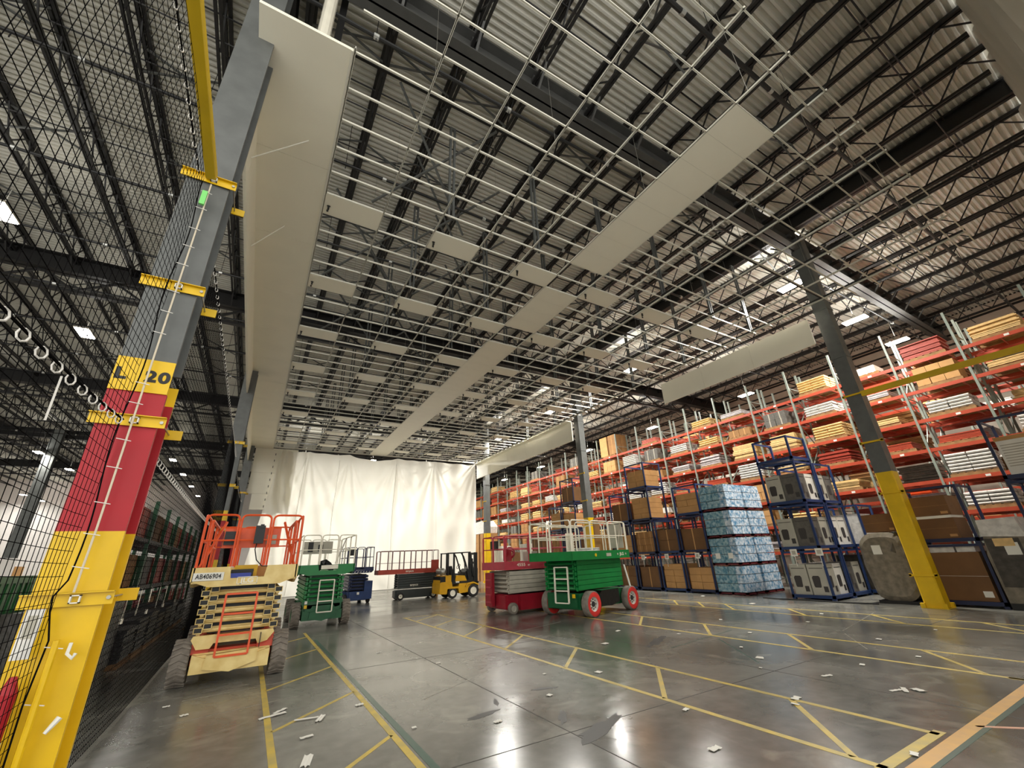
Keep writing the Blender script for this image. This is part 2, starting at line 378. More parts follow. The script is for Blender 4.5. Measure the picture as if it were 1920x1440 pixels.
# ------------------------------------------------------------------ suspended ceiling grid
TB = .61; X0 = .1; BX = 1.22
grid = MB().box(X0-.02, 14.95, YC-.1, YC-.06, HG, HG+.06).build('ceiling_grid', M['tee']); struct(grid, 'unfinished white suspended ceiling grid with scattered panels')
def tee(b, axis, a0, a1, c, w=.026):
    if axis == 'y': b.box(c-w/2, c+w/2, a0, a1, HG, HG+.006); b.box(c-.006, c+.006, a0, a1, HG, HG+.05)
    else: b.box(a0, a1, c-w/2, c+w/2, HG, HG+.006); b.box(a0, a1, c-.006, c+.006, HG, HG+.05)
for k in range(0, 13):
    b = MB(); tee(b, 'y', 1.09 if k else 4.4, YC-.1, X0+BX*k, .032); b.build('main_tee', M['tee'], grid)
ct = MB(); tee(ct, 'x', X0, 14.95, 0); cm = ct.mesh('cross_tee', M['tee'])
for k in range(51):
    y = .2+TB*k
    if y < 1.0: continue
    link('cross_tee', cm, grid, (0, y, 0), scale=((15.5 if k < 8 else 14.95)/14.95, 1, 1))
link('cross_tee', cm, grid, (0, 1.12, 0), scale=(15.5/14.95, 1, 1))
# carrying channels above the mains
cc = MB(); cc.box(-.02, .02, 1.1, YC-.2, HG+.055, HG+.1); ccm = cc.mesh('carrying_channel', M['darksteel'])
for k in (6, 8, 10, 12): link('carrying_channel', ccm, grid, (X0+BX*k-.02, 0, 0))
cc = MB(); cc.box(X0, 14.9, -.02, .02, HG+.055, HG+.11); ccm = cc.mesh('carrying_channel', M['black'])
for y in (4.5, 8.15, 12.4, 16.1, 20.4, 24.0, 28): link('carrying_channel', ccm, grid, (0, y+.05, 0))
wm = MB().tube([(0, 0, HG+.05), (0, 0, ROOF-.8)], .004, 4).mesh('hanger_wire', M['chrome'])
for k in range(1, 13, 2):
    for y in (1.8, 4.2, 6.6, 9.1, 11.5, 14, 16.4, 20, 24): link('hanger_wire', wm, grid, (X0+BX*k, y, 0))
pm = MB().box(.004, BX-.004, .002, TB-.002, HG-.004, HG+.022).mesh('ceiling_panel', M['white'])
clip = MB().box(-.02, .02, -.02, .02, -.1, 0).box(-.035, .035, -.012, .012, -.02, 0).box(-.03, .01, -.012, .012, -.17, -.13).mesh('panel_clip', M['black'])
R0 = .2+TB*12
def panel(bay, row, c=False):
    o = link('ceiling_panel', pm, grid, (X0+BX*bay, .2+TB*row, 0))
    if c: link('panel_clip', clip, o, (.1, TB*.55, HG))
for r in range(8):
    for bay in (0, 2, 4, 6, 8, 10):
        panel(bay, 12+5*r, True)
for row in range(3, 11): panel(5+0, row)      # near strip
for row in range(13, 17): panel(5, row)
for row in range(19, 50): panel(5, row)
# ------------------------------------------------------------------ soffits and bulkheads (suspended white panels)
def panels_along(name, label, boxes, m='white', clipm=False):
    o = link(name, None); struct(o, label); return o
t1 = link('trim_1', None); struct(t1, 'white panelled soffit and bulkhead running down the left side')
y = 4.45; k = 0
while y < YC+.3:
    y2 = min(y+2.44, YC+.35)
    MB().box(-1.19, X0-.02, y+.004, y2-.004, HG-.01, HG+.05).build('soffit_panel', M['white'], t1)
    MB().box(-1.24, -1.19, max(5.37, y+.004), y2-.004, HG-.98, HG+.05).build('bulkhead_panel', M['white'], t1)
    y = y2
MB().box(X0-.05, X0-.02, 4.45, YC+.3, HG-.025, HG-.008).build('soffit_edge', M['tee'], t1)
MB().tube([(-.42, 5.3, 9.06), (-.42, 5.3, 12.8)], .11, 12).build('white_riser_pipe', M['ivory'], roof)
MB().box(-.26, -.14, 5.4, 5.5, 9.06, 12.8).build('black_riser', M['black'], roof)
for (x, y, z) in ((-.35, 6.35, 8.95), (-.6, 8.9, 8.95)):
    MB().tube([(x, y, z), (-1.17, y+.35, z-.55)], .012, 6).build('brace_rod', M['tee'], t1)
t2 = link('trim_2', None); struct(t2, 'white bulkhead panel hung below the grid beside the near right column')
for k in range(3):
    MB().box(15.18, 15.24, 5.3+k*2.13+.004, 5.3+(k+1)*2.13-.004, 7.85, 8.8).build('bulkhead_panel', M['white'], t2)
t3 = link('trim_3', None); struct(t3, 'white soffit and bulkhead running from the middle right column to the curtain')
y = 18.5
while y < YC+.2:
    y2 = min(y+2.6, YC+.6)
    MB().box(14.9, 15.24, y+.004, y2-.004, HG-.01, HG+.05).build('soffit_panel', M['white'], t3)
    MB().box(15.2, 15.26, y+.004, y2-.004, 7.85, HG).build('bulkhead_panel', M['white'], t3)
    y = y2
wb = link('wall_back', None); struct(wb, 'white panelled end wall hung behind the plastic curtain')
for i, (z0, z1) in enumerate(((5.1, 6.05), (6.06, 7.4), (7.41, 9.05))):
    for j in range(1):
        xa = -.65+j*2.25 - (.27 if (j == 0 and z1 > 6.1) else 0); xb = -.65+(j+1)*2.25
        MB().box(xa, xb-.006, YC+.35, YC+.42, z0, z1).build('wall_panel', M['white'], wb)
for k in range(9):
    MB().cbox((.28-.02*k, YC+.33, 8.65-k*.42), .035, .03, .13).build('wall_clip', M['black'], wb)
# ------------------------------------------------------------------ outer walls
wr = link('wall_right', None); struct(wr, 'beige ribbed metal wall behind the pallet racks')
zz = 0
while zz < 12.9:
    MB().box(31.0 + (.05 if int(zz*10) % 2 else 0), 31.2, -1, 74, zz, zz+.40).build('wall_panel', M['wallbeige'], wr)
    MB().box(31.05, 31.2, -1, 74, zz+.40, zz+.52).build('wall_girt', M['darksteel'] if zz > 9 else M['wallbeige'], wr)
    zz += .52
wf = MB().box(-34, 32, 74.5, 75, 0, 12.9).build('wall_far', M['wallwhite']); struct(wf, 'pale far end wall of the warehouse')
wl = MB().box(-34.5, -34, -5, 75, 0, 12.9).build('wall_left', M['wallbeige']); struct(wl, 'pale side wall far away on the left side')
# ------------------------------------------------------------------ columns
def hcol(x, y, z0, z1, w=.43, d=.41, t=.035):
    b = MB(); b.box(x-w/2, x+w/2, y-d/2, y-d/2+t, z0, z1); b.box(x-w/2, x+w/2, y+d/2-t, y+d/2, z0, z1); b.box(x-.015, x+.015, y-d/2+t, y+d/2-t, z0, z1); return b
def left_column(name, x, y, label, txt):
    t = thing(name, label, 'column', (0,0,0)); t['kind'] = 'structure'
    hcol(x, y, 3.58, 12.1).build('grey_shaft', M['steel'], t)
    hcol(x, y, 0.02, 1.98, .44, .42, .04).build('yellow_guard', M['yellow'], t, )
    hcol(x, y, 1.98, 3.24, .44, .42, .04).build('red_band', M['red'], t)
    MB().box(x-.22, x+.22, y-.225, y-.21, 3.24, 3.58).box(x-.22, x+.22, y+.21, y+.225, 3.13, 3.46).build('number_plate', M['yellow'], t)
    text(txt, .155, M['black'], t, (x, y-.227, 3.40), (math.pi/2, 0, 0), 'stencil_number', .002, 1.15, .007, 1.15)
    MB().box(x-.3, x+.3, y-.3, y+.3, 0, .025).build('base_plate', M['yellow'], t)
    for z in (1.47, 2.95, 4.45, 6.02):
        b = MB(); b.box(x-.27, x+.28, y-.235, y-.225, z-.05, z+.05); b.box(x-.27, x+.28, y-.27, y-.225, z+.042, z+.05)
        b.build('net_bracket', M['yellow'], t)
        b = MB(); b.box(x+.22, x+.36, y+.2, y+.215, z-.05, z+.05); b.build('rear_plate', M['yellow'], t)
        b = MB(); b.tube([(x+.25, y-.22, z), (x+.25, y+.22, z)], .008, 5); b.tube([(x-.25, y-.22, z), (x-.25, y+.22, z)], .008, 5)
        b.tube([(x+.25, y-.25, z), (x+.25, y-.22, z)], .016, 6); b.build('clamp_rod', M['chrome'], t)
        b = MB(); b.box(x+.02, x+.03, y-.27, y-.236, z-.03, z+.03); b.box(x+.075, x+.085, y-.27, y-.236, z-.03, z+.03); b.box(x+.02, x+.085, y-.27, y-.236, z+.022, z+.03); b.box(x+.02, x+.085, y-.27, y-.236, z-.03, z-.022)
        b.build('tube_socket', M['label'], t)
    return t
CX = -1.2
c1 = left_column('steel_column', CX, 5.15, 'yellow and red banded steel column reading L 20, with netting tied to it', 'L  20')
left_column('steel_column', CX, 18.3, 'banded steel column with number 20 behind the orange-railed cream lift', '20')
left_column('steel_column', CX, 31.0, 'banded steel column at the left end of the white plastic curtain', '20')
def right_column(x, y, label, beam=False):
    t = thing('steel_column', label, 'column'); t['kind'] = 'structure'
    MB().box(x-.2, x+.2, y-.2, y+.2, 3.5, 12.1).build('grey_shaft', M['steel'], t)
    b = MB(); P = []
    for (a, c) in ((-.21, -.18), (-.18, -.21), (.18, -.21), (.21, -.18), (.21, .18), (.18, .21), (-.18, .21), (-.21, .18)): P.append((x+a, y+c))
    b.prism(P, 'z', .02, 3.5); b.build('yellow_guard', M['yellow'], t)
    b = MB()
    for dx, dy in ((-1,-1), (1,-1), (1,1), (-1,1)): b.box(x+dx*.22-.05, x+dx*.22+.05, y+dy*.22-.05, y+dy*.22+.05, 0, .12)
    b.box(x-.26, x+.26, y-.26, y+.26, 0, .02); b.build('base_plate', M['yellow'], t)
    for z in (.78, 2.92, 4.4, 5.9):
        b = MB(); b.box(x-.245, x-.225, y-.3, y+.28, z-.025, z+.025); b.box(x-.245, x-.2, y+.23, y+.28, z-.04, z+.04); b.box(x-.245, x-.2, y-.3, y-.24, z-.04, z+.04)
        b.build('clamp_band', M['yellow'], t)
    for z in (7.2, 9.0):
        b = MB(); b.box(x-.22, x+.22, y-.22, y+.22, z, z+.06); b.build('splice_plate', M['steel'], t)
    return t
rc1 = right_column(15.62, 4.92, 'near right steel column, yellow below, standing between wrapped bundle and brown cartons')
rc2 = right_column(15.65, 18.35, 'middle right steel column rising behind the bright green lift')
rc3 = right_column(15.65, 30.6, 'far right steel column at the right end of the white curtain')
b = MB(); b.box(15.36, 15.44, -3, 4.7, 5.78, 5.9); b.box(15.36, 15.38, -3, 4.7, 5.9, 5.94)
b.build('guard_beam', M['yellowdull'], rc1)
# near left: yellow channel running back from the column at bracket height
b = MB(); b.box(CX-.03, CX+.07, -.5, 4.9, 6.0, 6.025); b.box(CX-.03, CX-.01, -.5, 4.9, 6.02, 6.12); b.box(CX+.05, CX+.07, -.5, 4.9, 6.02, 6.12)
b.build('guard_beam', M['yellowdull'], c1)
MB().tube([(CX+.05, 4.86, 5.9), (CX+.05, 4.86, 3.5), (CX+.05, 4.86, 2.0), (CX+.04, 4.86, 1.52)], .0085, 6).build('conduit', M['conduit'], c1)
MB().tube([(CX+.04, 4.84, 1.2), (CX+.04, 4.84, .05)], .022, 8).build('lower_conduit', M['yellow'], c1)
MB().tube([(CX-.02+.02*math.sin(z*4), 4.86, z) for z in [5.9-.11*k for k in range(40)]]+[(CX-.07, 4.86, 1.5), (CX-.06, 4.86, 1.4), (CX-.01, 4.86, 1.2), (CX-.03, 4.86, .8), (CX-.02, 4.86, .4), (CX-.04, 4.86, .05)], .006, 6).build('border_rope', M['net'], c1)
for z in (1.15, .8, .42, .1, 1.7, 1.95, 2.2, 2.5, 2.75, 3.1, 3.3, 3.85, 4.1, 4.35, 4.7, 4.95, 5.2, 5.5, 5.75):
    MB().bar((CX-.02, 4.855, z+.01), (CX+.09, 4.84, z-.01), .006, .006).build('zip_tie', M['tie'], c1)
b = MB(); b.box(CX+.0, CX+.05, 4.82, 4.85, 5.55, 5.75); b.build('lime_tape', M['lime'], c1)
MB().tube([(CX+.12, 4.87, 1.17), (CX+.12, 4.85, 1.1), (CX+.16, 4.83, 1.07), (CX+.17, 4.84, 1.1)], .012, 6).build('hook', M['label'], c1)
MB().tube([(CX+.19, 4.86, .7), (CX+.14, 4.83, .62)], [.02, .012], 6).build('foam_tab', M['label'], c1)

# ------------------------------------------------------------------ safety net, bound to the left column line
def net(name, label, x, y0, y1, z0, z1, cell, r, bow=.0, sag=.0, steps=14):
    b = MB(); ny = int((y1-y0)/cell); nz = int((z1-z0)/cell)
    def P(u, v):
        y = y0+(y1-y0)*u; z = z0+(z1-z0)*v
        return (x+bow*math.sin(math.pi*u)*math.sin(2.2*v*3+.5)+.015*math.sin(9*u+7*v), y+sag*math.sin(v*19)*(u**6), z+.03*math.sin(5*u)*math.sin(math.pi*v))
    for i in range(ny+1):
        u = i/ny; b.tube([P(u, k/(steps*2)) for k in range(steps*2+1)], r, 3, caps=False)
    for j in range(nz+1):
        v = j/nz; b.tube([P(k/steps, v) for k in range(steps+1)], r, 3, caps=False)
    o = b.build(name, M['net']); tag(o, label, 'net'); o['kind'] = 'stuff'; return o
net('safety_net', 'black safety net hung left of the yellow and red column', CX-.03, .35, 4.86, .02, 5.95, .09, .0026, .03, .04)
net('safety_net', 'black safety net strung between the two nearest left columns', CX+.08, 5.45, 18.0, .05, 5.4, .066, .003, .05, 0, 20)
net('safety_net', 'black safety net strung behind the lifts towards the curtain', CX+.08, 18.6, 30.8, .05, 5.4, .14, .004, .05, 0, 14)
def rope(label, pts, r, ties=0, tsize=.05, drop=.0, m='net', tm='tie', cat='rope', seg=40, sag=.0):
    t = thing('rope', label, cat)
    A, B = Vector(pts[0]), Vector(pts[-1])
    P = []
    for k in range(seg+1):
        u = k/seg; p = A.lerp(B, u); p.z -= sag*4*u*(1-u); P.append(tuple(p))
    MB().tube(P, r, 6).build('cord', M[m], t)
    for k in range(ties):
        u = (k+.5)/ties; p = A.lerp(B, u); p.z -= sag*4*u*(1-u)
        b = MB()
        if drop: b.box(p.x-.004, p.x+.004, p.y-.012, p.y+.012, p.z-drop*(1 if k % 3 else .6), p.z+.01); b.box(p.x-.012, p.x+.012, p.y-.02, p.y+.02, p.z-drop-.03, p.z-drop+.02) if k % 2 else 0
        else:
            n = 8; b.tube([(p.x+tsize*.3*math.sin(a), p.y+tsize*.35*math.sin(a*1.0), p.z-tsize*.4+tsize*.6*math.cos(a)) for a in [2*math.pi*i/n for i in range(n)]], .006 if tsize > .04 else .004, 4, True)
        b.build('tie', M[tm], t)
    return t
t = rope('black rope with white clips running from the red column band towards the left edge', [(CX-.01, 4.83, 2.93), (CX-.01, .9, 2.85)], .008, 17, .06, sag=.07)
MB().tube([(CX, 3.4, 2.78), (CX, 3.42, 2.5)], .006, 5).build('loose_end', M['tie'], t)
rope('black cord with white hooks under the near yellow beam', [(CX-.09, 4.85, 6.0), (CX-.09, .2, 5.98)], .007, 26, .05, sag=.03)
rope('white clipped cord climbing away above the cream lift', [(CX+.09, 5.4, 2.85), (CX+.09, 17.9, 2.85)], .008, 70, .06, sag=.05)
rope('thin high cord with white clips beside the left soffit', [(CX+.1, 5.6, 5.5), (CX+.1, 18, 5.5)], .008, 60, .05, sag=.03)
rope('high cord with white clips further along the left columns', [(CX+.1, 18.6, 5.5), (CX+.1, 30.7, 5.5)], .008, 40, .05, sag=.25)
rope('low cord with white straps hanging from it beside the black trays', [(CX+.1, 5.5, 1.46), (CX+.1, 17.8, 1.42)], .007, 18, .05, drop=.28, tm='grayp')
# paper notice tied on the net
o = MB().box(-.05, .05, -.003, .003, -.16, .16).build('notice', M['wrapwhite'], None, loc=(CX-.12, 4.80, 1.26), rz=0); tag(o, 'curled pale paper notice taped to net on the yellow column', 'notice')
MB().box(-.03, .03, -.005, -.0035, -.03, .12).build('printed_block', M['grayp'], o)
# ------------------------------------------------------------------ high-bay lamps
def lampgeo():
    b = MB(); b.box(-.22, .22, -.42, .42, 0, .05); b.tube([(0, 0, .05), (0, 0, .2)], .05, 8); a = b.mesh('lamp_housing', M['grayp'])
    g = MB().box(-.2, .2, -.4, .4, -.03, -.001).mesh('lens', M['lamp'])
    w = MB().tube([(0, 0, .2), (0, 0, 2.4)], .008, 4).mesh('lamp_cable', M['chrome'])
    return a, g, w
LG = lampgeo()
ld = bpy.data.lights.new('lamp_light', 'AREA'); ld.shape = 'RECTANGLE'; ld.size = .5; ld.size_y = .7; ld.energy = LAMP_W; ld.color = LAMP_COL; ld.spread = math.radians(170)
ld2 = ld.copy(); ld2.energy = LAMP_W*.35
ld3 = ld.copy(); ld3.energy = LAMP_W*.5
ld4 = ld.copy(); ld4.energy = LAMP_W*1.5
ldu = ld.copy(); ldu.energy = LAMP_W*.10; ldu2 = ld.copy(); ldu2.energy = LAMP_W*.02
def highbay(x, y, z, label, group, d=ld):
    t = thing('high_bay_lamp', label, 'lamp', (x, y, z), 0, group)
    link('lamp_housing', LG[0], t); link('lens', LG[1], t); link('lamp_cable', LG[2], t)
    l = bpy.data.objects.new('lamp_light', d); COL.objects.link(l); l.parent = t; l.location = (0, 0, -.06)
    l = bpy.data.objects.new('roof_fill_light', ldu2 if x < 0 else ldu); COL.objects.link(l); l.parent = t; l.location = (0, 0, .3); l.rotation_euler = (math.pi, 0, 0)  # upward fill light added to brighten the roof deck
ordn = ['first', 'second', 'third', 'fourth', 'fifth', 'sixth', 'seventh', 'eighth', 'ninth', 'tenth']
for i, y in enumerate((5.8, 14.2, 22.0, 29.6)):
    highbay(16.3, y, 10.9, 'lit high-bay lamp in the row over the right columns, %s from the near column' % ordn[i], 'lamps over the right column line')
for i, y in enumerate((5.4, 12.8, 20.2, 27.6, 35.1, 42.8)):
    highbay(24.3, y, 10.2, 'lit high-bay lamp over the aisle between racks, %s from the near end' % ordn[i], 'lamps over the racks', ld3)
highbay(20.1, 5.4, 10.2, 'lit high-bay lamp over the front rack beside the near right column', 'lamps over the racks', ld3)
for i, y in enumerate((13.1, 19.9, 27.5, 35.2, 43.0, 49.6, 56.7, 64)):
    highbay(-6.9, y, 10.2, 'lit high-bay lamp in the left aisle row, %s from the near column' % ordn[i], 'lamps of the left aisle', ld2)
for i, y in enumerate((13.1, 28, 43.2, 49.8, 57, 64, 71)):
    highbay(-14.8, y, 10.2, 'lit high-bay lamp in the outer left row, %s from the near end' % ordn[i], 'lamps of the outer left aisle', ld2)
for i, y in enumerate((52, 60, 67, 72)):
    highbay(-22.8, y, 10.2, 'distant lit high-bay lamp of the third left row, %s counting away' % ordn[i], 'lamps of the farthest left aisle', ld2)
# lamps of the aisle behind the curtain and of the hall behind the viewer
for (x, y, l) in ((2.5, 38, 'left'), (8, 38, 'middle'), (13, 38, 'right')):
    highbay(x, y, 10.2, 'high-bay lamp glowing through the white curtain, %s one' % l, 'lamps behind the curtain', ld4)

# ------------------------------------------------------------------ plastic curtains
def curtain():
    NX, NZ = 260, 70; b = MB(); rr = random.Random(3)
    att = [.6, 2.3, 4.9, 8.3, 11.3, 14.8]
    def top(x):
        for a, c in zip(att, att[1:]):
            if a <= x <= c:
                u = (x-a)/(c-a); d = .28 if a == 4.9 else .08
                return 8.92-d*4*u*(1-u)
        return 8.9
    for j in range(NZ+1):
        v = j/NZ
        for i in range(NX+1):
            u = i/NX
            xl = .62-1.15*(1-v)*1.0 if v < .95 else .62; x = xl+(14.82-xl)*u
            z = .03+(top(max(.6, x))-.03)*v
            d = .07*math.sin(x*5.1+1.3*math.sin(x*.7)+.6*math.sin(z*.6))*(.4+.6*v)
            for k, a in enumerate(att):
                dx = x-a; dz = max(.2, 8.95-z); ang = math.atan2(dx, dz)
                d += .14*math.exp(-(ang/.5)**2)*math.sin(ang*24+k)*min(1, dz/2)*math.exp(-dz/7)
            for a, c in zip(att, att[1:]):          # hanging swags between the fixings
                if a <= x <= c:
                    w = (x-a)/(c-a); sg = 4*w*(1-w); ph = (8.9-z)+1.6*sg
                    d += .07*math.sin(ph*3.1)*math.exp(-(8.9-z)/5)*sg
            for sx, k in ((2.1, 1), (4.25, 1), (6.3, .5), (8.25, 1), (11.5, .5)):
                e = abs(x-sx-.04*math.sin(z)); d += .07*k*math.exp(-(e/.06)**2)
            if x < 1.6: d += .08*math.sin(x*9+z*1.1)
            if v < .25: d += .04*math.sin(x*3+z*4)*(1-v*4)
            b.v.append((x, YC+d, z))
    for j in range(NZ):
        for i in range(NX):
            a = j*(NX+1)+i; b.f.append((a, a+1, a+NX+2, a+NX+1)); b.m.append(0)
    return b
o = curtain().build('plastic_curtain', M['sheet'], None, True); tag(o, 'tall white plastic sheeting curtain hung across the far end of the hall', 'curtain')
b = MB()
for sx in (2.1, 4.25, 8.25):
    b.tube([(sx-.03+.04*math.sin(z), YC-.12, z) for z in [.1+.44*k for k in range(20)]], .009, 4)
b.build('seam_cord', M['grayp'], o)
def curtain2():
    NX, NZ = 260, 30; b = MB()
    for j in range(NZ+1):
        for i in range(NX+1):
            x = 6.0+24.7*i/NX; z = .05+12.75*j/NZ
            b.v.append((x, -.9+.09*math.sin(x*5+.5*math.sin(x))+.05*math.sin(x*11+z*.4), z))
    for j in range(NZ):
        for i in range(NX):
            a = j*(NX+1)+i; b.f.append((a, a+1, a+NX+2, a+NX+1)); b.m.append(0)
    return b
o = curtain2().build('plastic_curtain', M['sheet2'], None, True); tag(o, 'white plastic sheeting hanging from the roof in the upper right corner', 'curtain')

# ------------------------------------------------------------------ scissor lifts.  local: x = width, y = length (ladder end at y = 0), z up
def scissor(name, label, loc, rz, Wd, Ln, S):
    t = thing(name, label, 'scissor lift', loc, rz); w2 = Wd/2
    wr_, wb = S['wr'], S['wb']; tw = S['tw']
    cy = [S['w0'], S['w0']+wb]
    cw = w2-tw-.03
    zf = S['chz']; zt = S['cht']
    # chassis
    c0 = S.get('c0', 0); b = MB(); b.box(-cw, cw, c0+.12, Ln-.12, zf, zt); b.box(-cw+.06, cw-.06, c0+.04, c0+.14, zf+.03, zt-.02)
    if S.get('wide'): b.box(-w2+.02, w2-.02, S['w0']+wr_+.1, S['w0']+wb-wr_-.1, zf-.02, zt)
    b.build('chassis', M[S['body']], t)
    if S.get('nose'):
        b = MB(); b.prism([(-cw, zf), (cw, zf), (cw, zf+.24), (.42*w2/.8, zf+.22), (0, zf+.1), (-.42*w2/.8, zf+.22), (-cw, zf+.26)], 'y', -.02, .14); b.build('axle_beam', M[S['body']], t)
        b = MB(); b.prism([(-.36, .24), (.0, .17), (.34, .27), (.36, .45), (-.34, .42)], 'y', -.07, .05); b.build('step_plate', M[S['body']], t)
        b = MB(); b.prism([(-.59, .64), (-.5, .5), (-.32, .5), (-.28, .57), (.3, .57), (.34, .5), (.47, .53), (.56, .65), (.54, .69), (-.57, .69)], 'y', .04, .1); b.build('bumper_plate', M[S['body']], t)
    for y in cy:
        b = MB(); b.tube([(-w2+tw, y, wr_), (w2-tw, y, wr_)], .07, 8); b.box(-cw-.02, cw+.02, y-.12, y+.12, wr_, wr_+.16); b.build('axle', M[S['axle']], t)
    for y in cy:
        for sx in (-1, 1):
            x0 = sx*(w2-tw/2); b = MB(); h = tw/2
            prof = [(wr_*.56, -h*.85), (wr_*.9, -h), (wr_, -h*.8), (wr_, h*.8), (wr_*.9, h), (wr_*.56, h*.85)]
            b.lathe(prof, 'x', (x0, y, wr_), 28)
            wo = b.build('tyre', M[S['tyre']], t, True)
            if S.get('bolts'):
                b = MB(); b.lathe([(wr_*.93, -h*1.0), (wr_+.004, -h*.8), (wr_+.004, h*.8), (wr_*.93, h*1.0)], 'x', (x0, y, wr_), 28); b.build('tread_band', M['rubber'], wo, True)
            if S.get('tread'):
                b = MB()
                for k in range(22):
                    a = 2*math.pi*k/22
                    for q in (-1, 1):
                        c0 = Vector((x0, y+math.cos(a)*(wr_+.004), wr_+math.sin(a)*(wr_+.004))); a2 = a+.16
                        c1_ = Vector((x0+q*h*.95, y+math.cos(a2)*(wr_+.004), wr_+math.sin(a2)*(wr_+.004)))
                        b.bar(c0, c1_, .03, .022, (0, math.cos(a), math.sin(a)))
                b.build('tread', M[S['tyre']], wo)
            b = MB(); hh = h*.75*sx
            b.lathe([(.001, hh*.35), (wr_*.2, hh*.35), (wr_*.24, hh*.75), (wr_*.3, hh*.75), (wr_*.42, hh*.5), (wr_*.55, hh*.6), (wr_*.6, hh*1.1)], 'x', (x0, y, wr_), 24)
            b.build('wheel_rim', M[S['rimc']], wo, True)
            b = MB(); b.lathe([(.001, hh*.95), (wr_*.2, hh*.95), (wr_*.22, hh*.3)], 'x', (x0, y, wr_), 12)
            if S.get('bolts'):
                for k in range(8):
                    a = 2*math.pi*k/8; b.cbox((x0+hh*.62, y+wr_*.36*math.cos(a), wr_+wr_*.36*math.sin(a)), .04, .025, .025)
            b.build('wheel_hub', M['rubberdark'] if S.get('bolts') else M['grayp'], wo)
    # folded scissor pack
    n = S['n']; za, zb = S['sz']; dz = (zb-za)/n; sw = S['sw']; L0, L1 = S['sy']
    for k in range(n):
        z = za+dz*k
        for sx in (-1, 1):
            o_ = 1 if k % 2 else 0
            b = MB(); b.bar((sx*(sw-.03), L0, z+dz*.25), (sx*(sw-.03), L1, z+dz*.7), .05, dz*.8)
            b.build('scissor_arm', M[S['arm']], t)
            b = MB(); b.bar((sx*(sw-.11), L0, z+dz*.72), (sx*(sw-.11), L1, z+dz*.25), .05, dz*.62)
            b.build('scissor_arm', M[S['arm']], t)
        for y in (L0+.05, L1-.05): MB().tube([(-sw-.02, y, z+dz*.3), (sw+.02, y, z+dz*.3)], dz*.24, 8).build('cross_tube', M[S['arm']], t)
        MB().box(-sw+.2, sw-.2, L0+.1, L0+.14, z+dz*.05, z+dz*.66).build('cross_plate', M[S['arm']], t)
        if S.get('ends'):
            for sx in (-1, 1):
                b = MB()
                for (cx, q) in ((sx*(sw-.02), .1), (sx*(sw-.14), .5)):
                    z0 = z+dz*q; y0 = L0-.02; e = .055
                    b.box(cx-e, cx+e, y0, y0+.012, z0, z0+dz*.55)
                b.build('arm_opening_shade', M['black'], t)  # black plates paint the darkness inside the arm tube ends
                b = MB()
                for (cx, q) in ((sx*(sw-.02), .1), (sx*(sw-.14), .5)):
                    z0 = z+dz*q; y0 = L0-.03; e = .06
                    b.box(cx-e, cx+e, y0, y0+.02, z0-.008, z0+.004); b.box(cx-e, cx+e, y0, y0+.02, z0+dz*.55-.004, z0+dz*.55+.006)
                    b.box(cx-e, cx-e+.01, y0, y0+.02, z0, z0+dz*.55); b.box(cx+e-.01, cx+e, y0, y0+.02, z0, z0+dz*.55)
                b.build('arm_end', M[S['arm']], t)
    b = MB(); b.box(-sw+.14, sw-.14, L0+.16, L1-.1, za-.02, zb); b.build('gap_filler', M[S['gapfill']], t)  # filler box; in black it paints the dark voids between arms
    # platform
    pz, pt = S['pz']; py0, py1 = S['py']; pw = S['pw']
    b = MB(); b.box(-pw, pw, py0+.02, py1, pz+.06, pz+.12)
    if S.get('chamfer'):
        b.prism([(-pw, pz+.09), (-pw*.68, pz), (pw*.68, pz), (pw, pz+.09), (pw, pt), (.38*pw, pt), (.34*pw, pz+.12), (-.3*pw, pz+.12), (-.34*pw, pt), (-pw, pt)], 'y', py0, py0+.03)
        for sx in (-1, 1): b.prism([(py0, pz+.09), (py0+.35, pz), (py1, pz), (py1, pt), (py0, pt)], 'x', sx*pw-.02, sx*pw+.02)
    else:
        b.box(-pw, pw, py0, py0+.03, pz, pt)
        for sx in (-1, 1): b.box(sx*pw-.015, sx*pw+.015, py0, py1, pz, pt)
    b.box(-pw, pw, py1-.03, py1, pz, pt)
    b.build('platform_deck', M[S['deck']], t)
    rz1 = S['rail']; r = S['rr']; rm = M[S['railc']]
    zm = (pt+rz1)/2+S.get('midoff', 0)
    # end rails (two or three hoops) and side rails
    ex = S.get('hoops', [(-pw+.02, -pw*.35), (-pw*.3, pw*.3), (pw*.35, pw-.02)])
    for yy in (py0+.03, py1-.03):
        for (a, c) in ex:
            b = MB()
            b.tube(hoop((a, yy, pt), (a, yy, rz1), (c, yy, rz1), (c, yy, pt), .09), r, 6); b.tube([(a, yy, zm), (c, yy, zm)], r*.8, 6)
            b.build('end_rail', rm, t)
    ns = S.get('side', 3)
    for sx in (-1, 1):
        for k in range(ns):
            a = py0+.06+(py1-py0-.12)*k/ns; c = py0+.06+(py1-py0-.12)*(k+1)/ns-.03; b = MB(); X = sx*(pw-.01)
            b.tube(hoop((X, a, pt), (X, a, rz1), (X, c, rz1), (X, c, pt), .1 if S.get('round', 1) else .02), r, 6); b.tube([(X, a, zm), (X, c, zm)], r*.8, 6)
            if S.get('dense'): b.tube([(X, (a+c)/2, pt), (X, (a+c)/2, rz1)], r*.7, 5)
            b.build('side_rail', rm, t)
    if S.get('extb'):      # inner rails of the roll-out deck
        for sx in (-1, 1):
            b = MB(); X = sx*(pw-.09); b.tube(hoop((X, py0+.35, pt), (X, py0+.35, rz1-.06), (X, py1-.5, rz1-.06), (X, py1-.5, pt), .1), r, 6); b.tube([(X, py0+.35, zm-.05), (X, py1-.5, zm-.05)], r*.8, 6)
            b.build('inner_rail', rm, t)
